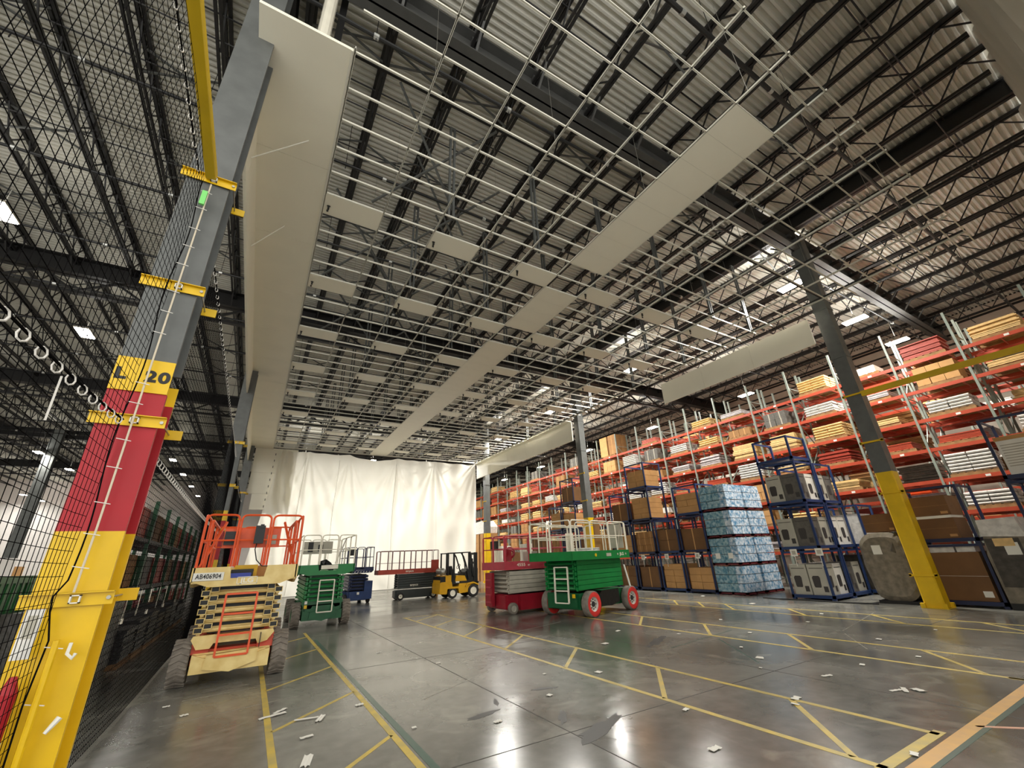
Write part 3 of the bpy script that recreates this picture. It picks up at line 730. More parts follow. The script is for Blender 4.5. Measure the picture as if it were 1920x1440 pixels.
    # ladder
    if S.get('ladder'):
        a, c, z0, z1, y0, y1, mm = S['ladder']; b = MB()
        for x in (a, c): b.bar((x, y0, z0), (x, y1, z1), .03, .045, (0,-1,0))
        nr = S.get('rungs', 4)
        for k in range(nr):
            u = k/(nr-1); b.bar((a, y0+(y1-y0)*u, z0+(z1-z0)*u), (c, y0+(y1-y0)*u, z0+(z1-z0)*u), .03, .03)
        b.build('ladder', M[mm], t)
    return t
ROT = math.pi/2
jl = scissor('scissor_lift', 'cream rough-terrain scissor lift with orange rails, AB406904, nearest on the left', (-.02, 9.02, 0), 0, 1.6, 2.9,
  dict(wr=.315, wb=2.1, tw=.24, w0=.32, chz=.18, cht=.44, body='cream', body2='grayp', nose=1, axle='orangedk', tyre='rubber', tread=1, rimc='cream',
       n=5, sz=(.71, 1.38), sw=.55, sy=(.12, 2.6), arm='cream', gapfill='black', ends=1, pz=(1.39, 1.69), py=(-.02, 2.75), pw=.76, chamfer=1, deck='cream',
       rail=2.53, rr=.019, railc='orange', side=3, extb=1, ladder=(-.235, .21, .39, 1.27, -.07, -.04, 'orange'), wide=0))
MB().box(-.75, -.33, -.036, -.03, 1.49, 1.61).build('number_decal', M['label'], jl)
text('AB406904', .1, M['black'], jl, (-.54, -.040, 1.55), (ROT, 0, 0), 'decal_lettering', .003, .78, .0015, 1.08)
text('JLG', .1, M['ivory'], jl, (.02, -.022, 1.465), (ROT, 0, 0), 'maker_lettering', .002, 1.3, .003)
b = MB(); b.box(-.13, .17, -.024, -.021, 1.41, 1.42); b.box(-.13, .17, -.024, -.021, 1.515, 1.525); b.box(-.13, -.12, -.024, -.021, 1.41, 1.525); b.box(.16, .17, -.024, -.021, 1.41, 1.525); b.build('maker_frame', M['ivory'], jl)
b = MB(); b.box(-.46, .42, .16, .2, 1.99, 2.31); b.tube([(-.46, .18, 2.31), (.42, .18, 2.31)], .02, 6); b.build('control_panel', M['orange'], jl)
b = MB(); b.box(-.44, -.22, .08, .16, 2.04, 2.26); b.build('gauge_box', M['black'], jl)
b = MB(); b.cbox((.08, .02, 2.2), .15, .1, .3); b.cbox((.1, -.02, 2.34), .06, .06, .06); b.build('joystick_box', M['black'], jl)
MB().tube([(.06, 0, 2.05), (.05, -.03, 1.95), (.1, -.02, 1.78), (.2, 0, 1.68), (.3, .02, 1.68)], .009, 5).build('control_cable', M['black'], jl)
b = MB(); b.box(.2, .36, .14, .158, 2.04, 2.2); b.build('clipboard', M['grayp'], jl)
for sx in (-1, 1):
    b = MB(); b.bar((sx*.72, .3, 1.69), (sx*.5, 1.1, 2.5), .035, .035); b.build('brace_rail', M['orange'], jl)
for sx in (-1, 1):
    b = MB(); b.prism([(.12, .43), (.16, .62), (2.5, .62), (2.5, .43)], 'x', sx*.45-.12, sx*.45+.12); b.build('side_cover', M['orangedk'], jl)
MB().box(.36, .37, -.02, .06, .45, .66).build('pipe_end', M['black'], jl)
for (x, y, sx_, sy_, sz_, m_, nm, lab, cat) in ((-.12, 9.13, .32, .2, .07, 'bluebox', 'flat_box', 'blue flat box on the cream lift platform edge', 'box'),
      (-.1, 9.42, .34, .24, .13, 'black', 'tool_case', 'black tool case behind the blue box on the cream lift', 'case'),
      (-.36, 9.32, .3, .2, .05, 'lightblue', 'flat_box', 'pale blue flat box on the cream lift platform', 'box'),
      (-.05, 9.75, .36, .26, .2, 'yellow', 'tool_case', 'yellow topped tool case deep on the cream lift', 'case'),
      (.3, 9.9, .36, .4, .18, 'carton2', 'carton', 'open tan carton deep on the cream lift platform', 'box')):
    o = MB().box(-sx_/2, sx_/2, -sy_/2, sy_/2, 0, sz_).box(-sx_/2-.006, sx_/2+.006, -sy_/2-.006, sy_/2+.006, sz_*.72, sz_*.8).build(nm, M[m_], None, loc=(x, y, 1.512)); tag(o, lab, cat)

gl = scissor('scissor_lift', 'green scissor lift with ivory rails behind the cream lift on the left', (2.06, 14.78, 0), 0, 1.62, 2.9,
  dict(wr=.33, wb=2.1, tw=.24, w0=.35, chz=.2, cht=.62, body='greendk', body2='greendk', nose=1, axle='green', tyre='rubber', tread=1, rimc='green',
       n=6, sz=(.66, 1.38), sw=.53, sy=(.12, 2.6), arm='green', gapfill='greendk', pz=(1.39, 1.68), py=(-.02, 2.75), pw=.78, chamfer=1, deck='green',
       rail=2.53, rr=.018, railc='ivory', side=3, ladder=(-.17, .24, .40, 1.25, -.08, -.06, 'ivory'), rungs=4))
MB().box(-.18, .3, -.035, -.015, 1.55, 1.66).build('step_lip', M['ivory'], gl)
b = MB(); b.box(-.62, .25, 1.2, 1.35, 2.02, 2.4); b.build('control_panel', M['grayp'], gl)
b = MB(); b.box(-.2, -.05, 1.18, 1.2, 2.1, 2.3); b.box(-.5, -.35, 1.18, 1.2, 2.08, 2.38); b.build('gauge_box', M['black'], gl)
b = MB(); b.cbox((-.47, .0, .56), .08, .01, .09); b.build('warning_decal', M['yellow'], gl)
b = MB(); b.cbox((-.47, .0, .67), .07, .01, .08); b.build('data_decal', M['label'], gl)
b = MB(); b.bar((.3, .6, 1.7), (.55, .5, 2.45), .12, .02); b.build('plastic_strip', M['wrapwhite'], gl)
o = MB().tube([(1.86, 15.35, 1.52), (1.95, 15.3, 1.7), (2.05, 15.4, 1.75), (2.15, 15.3, 1.64), (2.3, 15.35, 1.52)], [.05, .12, .1, .12, .05], 7).build('hose_bundle', M['black']); tag(o, 'bundled black hose lying on the left green lift platform', 'hose')
bl = scissor('scissor_lift', 'navy blue slab scissor lift half hidden behind the left green lift', (4.5, 21.95, 0), 0, 1.2, 2.4,
  dict(wr=.2, wb=1.8, tw=.14, w0=.3, chz=.12, cht=.5, body='blue', body2='blue', axle='navy', tyre='rubberdark', rimc='ivory', wide=1,
       n=5, sz=(.55, 1.22), sw=.42, sy=(.1, 2.2), arm='navy', gapfill='black', pz=(1.27, 1.52), py=(-.02, 2.4), pw=.6, chamfer=1, deck='navy',
       rail=2.4, rr=.017, railc='navy', side=3, round=0))
b = MB(); b.box(.28, .64, .05, 1.5, .16, .92); b.build('side_cabinet', M['blue'], bl)
b = MB(); b.box(-.5, -.2, .3, .5, 2.05, 2.32); b.build('control_box', M['black'], bl)
b = MB(); b.cbox((.0, -.02, .42), .1, .01, .1); b.build('data_decal', M['label'], bl)
b = MB()
for k in range(8): b.bar((-.5+.13*k, -.03, 1.3), (-.46+.13*k, -.03, 1.34), .012, .02)
b.build('hazard_stripes', M['ivory'], bl)
bk = scissor('scissor_lift', 'charcoal scissor lift with brick red platform before the curtain', (5.3, 22.1, 0), -ROT-.02, .86, 2.95,
  dict(c0=.85, wr=.165, wb=1.62, tw=.11, w0=1.12, chz=.07, cht=.42, body='charcoal', body2='charcoal', axle='charcoal', tyre='rubberdark', rimc='ivory',
       n=6, sz=(.5, 1.12), sw=.37, sy=(.98, 2.9), arm='charcoal', gapfill='black', pz=(1.14, 1.34), py=(0, 3.0), pw=.42, deck='skyred',
       rail=2.18, rr=.014, railc='railred', side=5, round=0, hoops=[(-.4, .4)], midoff=-.12))
# forward hidden chassis overlap is trimmed by a lower cover
b = MB(); b.box(-.435, -.43, .9, 2.8, .46, .49) ; b.build('stripe_line', M['ivory'], bk)
b = MB(); b.box(.35, .425, 2.6, 2.98, 1.34, 1.72); b.build('control_box', M['skyred'], bk)
def side_text(par, s, size, x, y, z, mm, sx=1.0):    # lettering on the side facing the viewer (local +x when turned by -90)
    return text(s, size, mm, par, (x, y, z), (ROT, 0, ROT), 'maker_lettering', .001, sx, .002)
side_text(bk, 'SKYJACK', .1, .438, 1.5, 1.24, M['ivory'])
side_text(bk, 'SKYJACK', .1, .425, 1.75, .62, M['ivory'])
gr = scissor('scissor_lift', 'bright green rough-terrain scissor lift with red tyres and ivory rails', (8.02, 11.02, 0), -ROT+math.radians(13), 1.78, 2.75,
  dict(wr=.335, wb=2.02, tw=.24, w0=.42, chz=.2, cht=.62, body='greendk', body2='greendk', nose=0, axle='green', tyre='redrubber', rimc='rim', bolts=1,
       n=6, sz=(.7, 1.5), sw=.62, sy=(.05, 2.35), arm='green', gapfill='greendk', pz=(1.5, 1.74), py=(-.35, 2.6), pw=.85, deck='green',
       rail=2.6, rr=.02, railc='ivory', side=3, hoops=[(-.83, -.1), (0, .83)], extb=1, ladder=(-.1, .4, .38, 1.32, -.12, -.08, 'ivory'), rungs=4))
for k in range(6):
    z = .7+k*.133
    MB().box(.645, .67, .06, 2.32, z+.006, z+.127).build('scissor_plate', M['green'], gr)
b = MB(); b.prism([(.75, .28), (.75, .55), (.9, .66), (1.75, .66), (1.78, .3), (1.3, .22)], 'x', .55, .84); b.build('black_cover', M['blackshine'], gr)
b = MB(); b.box(.5, .86, .8, 1.76, .655, .67); b.build('cover_lid', M['greendk'], gr)
b = MB(); b.cbox((.5, -.01, .56), .1, .02, .1); b.build('warning_decal', M['yellow'], gr)
b = MB(); b.lathe([(.001, .875), (.045, .875), (.045, .86)], 'x', (0, .75, 1.62), 14); b.build('round_decal', M['yellow'], gr)
side_text(gr, 'JLG', .12, .87, 2.15, 1.62, M['ivory'], 1.3)
b = MB(); b.box(.866, .872, 1.3, 1.55, 1.57, 1.66); b.build('data_decal', M['grayp'], gr)
b = MB(); b.lathe([(.001, .875), (.03, .875), (.03, .86)], 'x', (0, 1.92, 1.62), 12); b.lathe([(.001, .875), (.03, .875), (.03, .86)], 'x', (0, 2.38, 1.62), 12); b.build('round_plates', M['grayp'], gr)
b = MB(); b.bar((.7, 2.2, 1.74), (.75, 2.45, 2.6), .03, .03); b.box(.3, .8, 2.42, 2.44, 1.8, 2.55); b.build('mesh_panel', M['grayp'], gr)
b = MB(); b.bar((.83, 2.45, .66), (.74, 2.38, 1.3), .05, .03); b.build('lift_strut', M['label'], gr)
grm = gr.matrix_basis if False else Matrix.Translation(Vector((8.02, 11.02, 0))) @ Matrix.Rotation(-ROT+math.radians(13), 4, 'Z')
def on_gr(x, y, z): return tuple(grm @ Vector((x, y, z)))
for k, (x, y) in enumerate(((.3, .9), (.3, 1.25))):
    b = MB()
    for j in range(4): b.lathe([(.001, j*.055), (.3, j*.055), (.31, j*.055+.02), (.29, j*.055+.05), (.001, j*.055+.05)], 'z', (0, 0, 0), 24)
    o = b.build('cable_reel' if 0 else 'hose_coil', M['wrapwhite'], None, loc=on_gr(x, y, 1.62)); tag(o, ('white coiled tubing on the bright green lift, ladder-side coil', 'white coiled tubing on the bright green lift, coil farther from the ladder')[k], 'coil')
o = MB().box(-.16, .16, -.02, .02, 0, .62).build('slatted_case', M['ivory'], None, loc=on_gr(.86, .12, 1.52) if 0 else on_gr(.6, -.1, 1.62), rz=math.radians(13)); tag(o, 'ivory louvred panel standing at the ladder end of the bright green lift', 'panel')
for k in range(8): MB().box(-.17, .17, -.035, -.02, .04+.07*k, .075+.07*k).build('louvre', M['ivory'], o)
o = MB().prism([(-.16, 0), (.16, 0), (.15, 1.0), (.08, 1.12), (-.1, 1.1), (-.17, .9)], 'x', -.02, .02).build('cardboard_sheet', M['carton'], None, loc=on_gr(.35, 1.65, 1.62), rz=math.radians(13)+ROT); tag(o, 'brown cardboard sheet standing upright on the bright green lift', 'cardboard')
rd = scissor('scissor_lift', 'crimson scissor lift with grey folded arms reading 4555, beside the green one', (7.15, 13.42, 0), -ROT+math.radians(2), 1.5, 2.9,
  dict(wr=.165, wb=2.0, tw=.14, w0=.22, chz=.12, cht=.55, body='crimson', body2='crimson', axle='crimson', tyre='rubber', rimc='grayp',
       n=5, sz=(.6, 1.24), sw=.66, sy=(.1, 2.7), arm='grayp', gapfill='grayp', pz=(1.28, 1.52), py=(-.1, 2.9), pw=.74, deck='pinkred',
       rail=2.32, rr=.02, railc='pinkred', side=3, round=0, hoops=[(-.72, -.02), (.02, .72)], wide=1))
for k in range(5):
    z = .6+k*.128
    MB().box(.69, .72, .1, 2.65, z+.005, z+.12).build('scissor_plate', M['grayp'], rd)
b = MB(); b.box(-.5, -.05, -.12, -.02, .2, 1.2); b.box(-.45, -.1, -.14, -.12, .35, .5); b.build('ladder_panel', M['crimson'], rd)
b = MB()
for k in range(4): b.box(-.42, -.12, -.15, -.12, .3+.22*k, .34+.22*k)
b.build('step', M['pinkred'], rd)
b = MB(); b.box(-.5, -.1, .1, .2, 1.9, 2.2); b.build('control_box', M['black'], rd)
b = MB(); b.box(.2, .65, .2, .25, 1.55, 1.9); b.build('control_panel', M['crimson'], rd)
side_text(rd, '4555', .13, .758, .55, 1.42, M['ivory'], 1.3); side_text(rd, 'RT', .06, .758, .86, 1.40, M['ivory'], 1.2)
o = MB().tube([(7.5+.16*math.cos(a), 13.0, 1.8+.16*math.sin(a)) for a in [2*math.pi*k/14 for k in range(14)]], .035, 6, True).tube([(7.5+.1*math.cos(a), 12.95, 1.78+.1*math.sin(a)) for a in [2*math.pi*k/12 for k in range(12)]], .03, 6, True).build('hose_coil', M['crimson']); tag(o, 'crimson hose coil hanging inside the rails of the crimson lift', 'hose')
o = MB().box(-.2, .2, -.15, .15, 0, .42).box(-.205, .205, -.155, -.15, .2, .24).build('carton', M['grayp'], None, loc=(8.3, 13.0, 1.4)); tag(o, 'pale grey carton on the crimson lift platform', 'box')

# ------------------------------------------------------------------ forklift (faces +x)
fk = thing('forklift', 'yellow and black forklift parked before the right part of the curtain', 'forklift', (7.78, 20.65, 0), 0)
b = MB(); b.prism([(0, .22), (.02, .66), (.08, .72), (.6, .72), (.65, .5), (.95, .5), (1.0, .62), (1.75, .62), (1.8, .25), (1.0, .2), (.95, .42), (.4, .42), (.36, .2)], 'y', -.5, .5); b.build('body', M['forky'], fk)
b = MB(); b.prism([(.03, .66), (.05, .95), (.3, 1.0), (.75, 1.0), (.78, .72), (1.25, .72), (1.3, .66)], 'y', -.45, .45); b.build('counterweight', M['forky'], fk)
b = MB(); b.box(.04, .3, -.47, .47, .7, .96); b.box(.6, 1.8, -.47, .47, .6, .72); b.box(.6, .78, -.46, .46, .72, 1.02); b.build('black_trim', M['black'], fk)
b = MB(); b.prism([(.8, .7), (.85, .98), (1.3, .95), (1.42, .7)], 'y', -.44, .44); b.build('hood', M['forky'], fk)
b = MB(); b.prism([(1.35, .3), (1.3, 1.1), (1.55, 1.25), (1.75, .9), (1.8, .5)], 'y', -.42, .42); b.build('cowl', M['black'], fk)
b = MB()
for y in (-.46, .46):
    b.bar((.42, y, 1.0), (.42, y, 1.95), .06, .06); b.bar((.72, y, .9), (.72, y, 1.95), .06, .08)
    b.tube([(1.5, y, .8), (1.4, y, 1.3), (1.22, y, 1.8), (1.1, y, 1.97)], .035, 6); b.tube([(1.75, y, .9), (1.7, y, 1.5), (1.55, y, 1.97)], .035, 6)
    b.bar((.38, y, 1.97), (1.6, y, 1.99), .06, .05)
for k in range(7): b.bar((.5+.16*k, -.46, 1.98), (.5+.16*k, .46, 1.98), .03, .03)
b.build('overhead_guard', M['black'], fk)
b = MB(); b.prism([(.78, .98), (.8, 1.08), (.86, 1.1), (.9, 1.04), (1.15, 1.05), (1.2, .98)], 'y', -.25, .25); b.prism([(.66, 1.0), (.6, 1.38), (.72, 1.4), (.82, 1.05)], 'y', -.22, .22); b.build('seat', M['black'], fk)
b = MB(); b.tube([(1.3, 0, 1.1), (1.15, 0, 1.35)], .02, 6); b.tube([(1.15+.06*math.cos(a), .17*math.sin(a), 1.36+.1*math.cos(a)) for a in [2*math.pi*k/14 for k in range(14)]], .014, 5, True); b.build('steering_wheel', M['black'], fk)
b = MB(); b.lathe([(.001, -.4), (.09, -.39), (.15, -.33), (.15, .33), (.09, .39), (.001, .4)], 'y', (.25, 0, 1.17), 18); b.build('gas_cylinder', M['chrome'], fk, True)
b = MB()
for y in (-.33, .33):
    for dx in (0, .1): b.box(1.84+dx, 1.92+dx, y-.04, y+.04, .12, 1.98)
for z in (.3, 1.0, 1.5, 1.92): b.box(1.86, 1.94, -.33, .33, z-.05, z+.05)
for k in range(5): b.box(2.02, 2.06, -.3+.15*k-.012, -.3+.15*k+.012, .3, 1.25)
b.box(2.0, 2.06, -.45, .45, .25, .32); b.box(2.0, 2.06, -.45, .45, .6, .66); b.tube([(1.9, 0, .15), (1.9, 0, 1.7)], .05, 8); b.build('mast', M['black'], fk)
for y in (-.25, .25):
    b = MB(); b.box(2.05, 2.1, y-.05, y+.05, .06, .62); b.prism([(2.05, .04), (2.95, .04), (2.95, .055), (2.1, .1)], 'y', y-.05, y+.05); b.build('fork', M['chrome'], fk)
for (x, r_, y, w_) in ((.67, .23, .42, .16), (2.09-.0, .28, .45, .2)):
    for s_ in (-1, 1):
        b = MB(); h = w_/2; b.lathe([(r_*.55, -h*.8), (r_*.9, -h), (r_, -h*.7), (r_, h*.7), (r_*.9, h), (r_*.55, h*.8)], 'y', (x if x < 1 else 1.72, s_*y, r_), 24); wo = b.build('tyre', M['rubberdark'], fk, True)
        b = MB(); b.lathe([(.001, s_*h*.5), (r_*.15, s_*h*.9), (r_*.3, s_*h*.5), (r_*.58, s_*h*.85)], 'y', (x if x < 1 else 1.72, s_*y, r_), 18); b.build('wheel_rim', M['ivory'], wo, True)
b = MB(); b.prism([(1.3, .5), (1.4, .62), (1.72, .66), (2.0, .55), (1.98, .5), (1.72, .6), (1.42, .56), (1.34, .46)], 'y', -.56, -.36); b.build('mudguard', M['forky'], fk)
MB().box(.82, 1.0, -.476, -.47, .66, .72).build('maker_plate', M['label'], fk)
o = MB().box(-.06, .06, -.3, .3, 0, 1.55).box(-.065, .065, -.31, .31, .7, .75).build('board', M['carton2'], None, loc=(8.02+.35, 22.35, 0)); tag(o, 'tall tan board standing between the charcoal lift and the forklift', 'board')

# ------------------------------------------------------------------ orange pallet racks on the right
LEV = (1.36, 2.42, 3.48, 4.53, 5.56, 6.61, 7.68)
BAY = 1.87; YR0 = 1.14
def pl(n): return ordn[n] if n < 10 else ('eleventh', 'twelfth', 'thirteenth', 'fourteenth', 'fifteenth', 'sixteenth', 'seventeenth', 'eighteenth', 'nineteenth', 'twentieth', 'twenty-first', 'twenty-second', 'twenty-third', 'twenty-fourth')[n-10]
DEP = 1.05
fm = MB()
for x in (0, DEP):
    fm.box(x-.04, x+.04, -.04, .04, 0, 9.13)
frame_post = MB().box(-.04, .04, -.035, .035, 0, 9.13).box(-.08, .08, -.07, .07, 0, .012).mesh('upright_post', M['rackgr'])
fb = MB(); z = .2; k = 0
while z < 9.0:
    fb.bar((.04, 0, z), (DEP-.04, 0, z), .03, .03)
    if z+.9 < 9.1: fb.bar((.04 if k % 2 else DEP-.04, 0, z), (DEP-.04 if k % 2 else .04, 0, z+.9), .03, .03)
    z += .9; k += 1
frame_brace = fb.mesh('frame_bracing', M['rackgr'])
bmsh = MB().box(-.025, .025, .04, BAY-.04, -.06, .06).box(-.04, .04, .03, .05, -.1, .1).box(-.04, .04, BAY-.05, BAY-.03, -.1, .1).mesh('load_beam', M['rackor'])
tagm = MB().box(-.032, -.026, .7, .82, -.035, .035).mesh('beam_label', M['label'])
ds = MB()
for k in range(3): ds.box(.03, DEP-.03, .33+.58*k, .36+.58*k, -.02, .02)
decks = ds.mesh('cross_supports', M['rackor'])
def rack(name, label, x, k0, k1, levels, detail=True, last=True):
    t = thing(name, label, 'pallet rack', (x, 0, 0))
    for k in range(k0, k1+1):
        y = YR0+BAY*k
        if k < k1 or last:
            for dx in (0, DEP): link('upright_post', frame_post, t, (dx, y, 0))
            link('frame_bracing', frame_brace, t, (0, y, 0))
        if k < k1:
            for z in levels:
                for dx in (0, DEP):
                    o = link('load_beam', bmsh, t, (dx, y, z))
                if detail: 
                    if (k+int(z*3)) % 2: link('beam_label', tagm, t, (0, y, z))
                link('cross_supports', decks, t, (0, y, z-.02))
    return t
rack('pallet_rack', 'orange beamed front rack behind the near right column', 20.0, 0, 9, LEV, True, False)
rack('pallet_rack', 'orange beamed front rack running on from the middle right column to the curtain', 20.0, 9, 22, LEV)
rack('pallet_rack', 'second orange rack standing back to back behind the near front rack', 21.4, 0, 11, LEV, False, False)
rack('pallet_rack', 'second orange rack standing back to back behind the far front rack', 21.4, 11, 22, LEV, False)
rack('pallet_rack', 'orange rack across the far aisle close to the beige wall, near part', 27.0, 0, 11, LEV, False, False)
rack('pallet_rack', 'orange rack across the far aisle close to the beige wall, far part', 27.0, 11, 22, LEV, False)
# loads
pb = MB()
for k in range(6): pb.box(-.5, .5, -.6+.2*k+.02, -.6+.2*k+.16, .1, .12)
for x in (-.45, 0, .45): pb.box(x-.045, x+.045, -.6, .6, 0, .1)
pallet_me = pb.mesh('pallet', M['wood'])
rr = random.Random(11)
def cart(nx, ny, nz, m, sx, sy, sz, j=.02):
    """list of (mesh, loc) unit boxes"""
    me = carton_mesh(sx-.012, sy-.012, sz-.008, m); out = []
    for a in range(nx):
        for b_ in range(ny):
            for c in range(nz):
                out.append((me, (-nx*sx/2+sx*(a+.5)+rr.uniform(-j, j)*.5, -ny*sy/2+sy*(b_+.5)+rr.uniform(-j, j)*.5, .12+c*sz)))
    return out
_cm = {}
def carton_mesh(sx, sy, sz, m):
    key = (round(sx, 3), round(sy, 3), round(sz, 3), m)
    if key not in _cm:
        b = MB(); b.box(-sx/2, sx/2, -sy/2, sy/2, 0, sz); b.cur = 1
        b.box(-sx/2-.002, sx/2+.002, -.025, .025, sz*.0, sz+.002); pass
        _cm[key] = b.mesh('carton', [M[m], M['carton2'] if m.startswith('carton') else M['grayp'], M['label']])
    return _cm[key]
def board_mesh(m, n, L=1.1, w=1.0, th=.05):
    key = ('b', m, n, L)
    if key not in _cm:
        b = MB(); q = random.Random(n)
        for k in range(n):
            o = q.uniform(-.04, .04); b.box(-w/2+o, w/2+o, -L/2+o, L/2-o, k*th, k*th+th*.78)
        _cm[key] = b.mesh('flat_packs', M[m])
    return _cm[key]
def sack_mesh(m, n):
    key = ('s', m, n)
    if key not in _cm:
        b = MB(); q = random.Random(n)
        for k in range(n):
            for (x, y) in ((-.26, -.28), (.26, -.28), (-.26, .28), (.26, .28)):
                P = []; sx, sy = .25, .27; z0 = k*.11
                b.prism([(x-sx, z0+.05), (x-sx*.8, z0+.01), (x+sx*.8, z0+.01), (x+sx, z0+.05), (x+sx*.75, z0+.10), (x-sx*.75, z0+.10)], 'y', y-sy+q.uniform(-.02, .02), y+sy)
        _cm[key] = b.mesh('sacks', M[m])
    return _cm[key]
KIND = [
    ('tan cartons', lambda: cart(2, 3, rr.choice((1, 2)), 'carton2', .48, .38, .34)),
    ('brown cartons', lambda: cart(2, 2, rr.choice((1, 2)), 'carton', .5, .56, .34)),
    ('pale flat packs', lambda: [(board_mesh('kraft', rr.choice((4, 6, 9, 12))), (0, 0, .12))]),
    ('white flat packs', lambda: [(board_mesh('palepack', rr.choice((4, 6, 9))), (0, 0, .12))]),
    ('silver grey sacks', lambda: [(sack_mesh('wrapwhite', rr.choice((4, 6))), (0, 0, .12))]),
    ('white cartons', lambda: cart(2, 2, rr.choice((1, 2)), 'whitebox', .46, .5, .3)),
    ('orange red flat packs', lambda: [(board_mesh('rackor', rr.choice((5, 8))), (0, 0, .12))]),
    ('dark wrapped cartons', lambda: cart(2, 2, 2, 'darkbox', .48, .5, .32)),
    ('pale sacks', lambda: [(sack_mesh('kraft', rr.choice((3, 5))), (0, 0, .12))]),
    ('brick red flat packs', lambda: [(board_mesh('skyred', rr.choice((6, 9, 11))), (0, 0, .12))]),
]
LN = {1.36: 'lowest', 2.42: 'second', 3.48: 'third', 4.53: 'fourth', 5.56: 'fifth', 6.61: 'sixth', 7.68: 'top'}
def load(x, y, z, kind, label, group, pallet=True):
    t = thing('pallet_load', label, 'pallet load', (x, y, z+.0005), 0, group)
    if pallet: link('pallet', pallet_me, t)
    for me, loc in KIND[kind][1](): link(me.name.split('.')[0], me, t, loc)
    return t
special = {(6, 6): 8, (5, 7): 8, (2, 6): 5, (1, 4): 4, (2, 3): 6, (3, 5): 4, (4, 5): 7, (3, 4): 8, (6, 5): 8}
for li, z in enumerate(LEV):
    for k in range(22):
        y = YR0+BAY*k
        p = .42 if li == 6 else .82
        if li < 2 and k < 9: p = .6
        if (k, li) == (10, 6): continue
        if (k, li) in special or rr.random() < p:
            kind = special.get((k, li), rr.choice((0, 1, 2, 2, 3, 4, 5, 6, 7, 8, 9)))
            yy = y+BAY/2+rr.uniform(-.12, .12)
            load(20.0+DEP/2+rr.uniform(-.05, .05), yy, z+.062, kind,
                 '%s, %s beam level of the front rack, %s bay from near end' % (KIND[kind][0], LN[z], pl(k)), 'loads on the front rack')
big = thing('pallet_load', 'tall pair of brown carton stacks on the front rack top beside the middle column', 'pallet load', (20.6, YR0+BAY*10+.9, LEV[6]+.062))
link('pallet', pallet_me, big)
for a in (-.42, .42):
    for b_ in range(2):
        for c in range(4): link('carton', carton_mesh(.5, .7, .33, 'carton2' if a > 0 else 'carton'), big, (-.26+.52*b_, a, .12+.335*c))
# simpler loads on the racks behind
grp2 = 'loads glimpsed on the second rack'
for li, z in enumerate(LEV):
    for k in range(22):
        if rr.random() < (.35 if li == 6 else .75):
            kind = rr.choice((0, 2, 3, 5, 6, 9)); 
            me = board_mesh({0: 'carton2', 2: 'kraft', 3: 'palepack', 5: 'wrapgrey', 6: 'carton', 9: 'skyred'}[kind], rr.choice((5, 9, 12, 15)))
            o = link('pallet_load', me, None, (21.4+DEP/2, YR0+BAY*k+.93, z+.062)); tag(o, '%s goods, %s level of the second rack, %s bay from near end' % ({0: 'tan', 2: 'pale', 3: 'white', 5: 'grey', 6: 'brown', 9: 'brick red'}[kind], LN[z], pl(k)), 'pallet load', grp2)
grp3 = 'loads glimpsed on the wall rack'
for li, z in enumerate(LEV):
    for k in range(22):
        if rr.random() < (.3 if li == 6 else .6):
            mk = rr.choice(('carton2', 'kraft', 'whitebox', 'orange', 'carton', 'carton')); me = board_mesh(mk, rr.choice((6, 10, 13)))
            o = link('pallet_load', me, None, (27.0+DEP/2, YR0+BAY*k+.93, z+.062)); tag(o, '%s goods, %s level of the wall rack, %s bay from near end' % ({'carton2': 'tan', 'kraft': 'pale', 'whitebox': 'white', 'orange': 'orange', 'carton': 'brown'}[mk], LN[z], pl(k)), 'pallet load', grp3)

# ------------------------------------------------------------------ blue stacking frames in front of the racks
def stack_frame(label, x, y, z, wx=1.25, wy=1.3, h=1.48, m='blue', group='blue stacking frames'):
    """one stackable steel frame: deck and four posts; x,y = near left corner of its deck (-x,-y)"""
    t = thing('stacking_frame', label, 'stacking frame', (x, y, z), 0, group)
    b = MB(); b.box(0, wx, 0, .07, .06, .15); b.box(0, wx, wy-.07, wy, .06, .15); b.box(0, .07, 0, wy, .06, .15); b.box(wx-.07, wx, 0, wy, .06, .15); b.box(.05, wx-.05, .05, wy-.05, .12, .14)
    for (a, c) in ((0, 0), (wx-.1, 0), (0, wy-.1), (wx-.1, wy-.1)): b.box(a, a+.1, c, c+.1, 0, .07)
    b.build('base_deck', M[m], t)
    for (a, c) in ((.035, .035), (wx-.035, .035), (.035, wy-.035), (wx-.035, wy-.035)):
        MB().box(a-.03, a+.03, c-.03, c+.03, .15, h).build('post', M[m], t)
    b = MB(); b.box(.03, wx-.03, .015, .045, h-.06, h); b.box(.03, wx-.03, wy-.045, wy-.015, h-.06, h); b.box(.015, .045, .03, wy-.03, h-.06, h); b.build('top_rail', M[m], t)
    return t
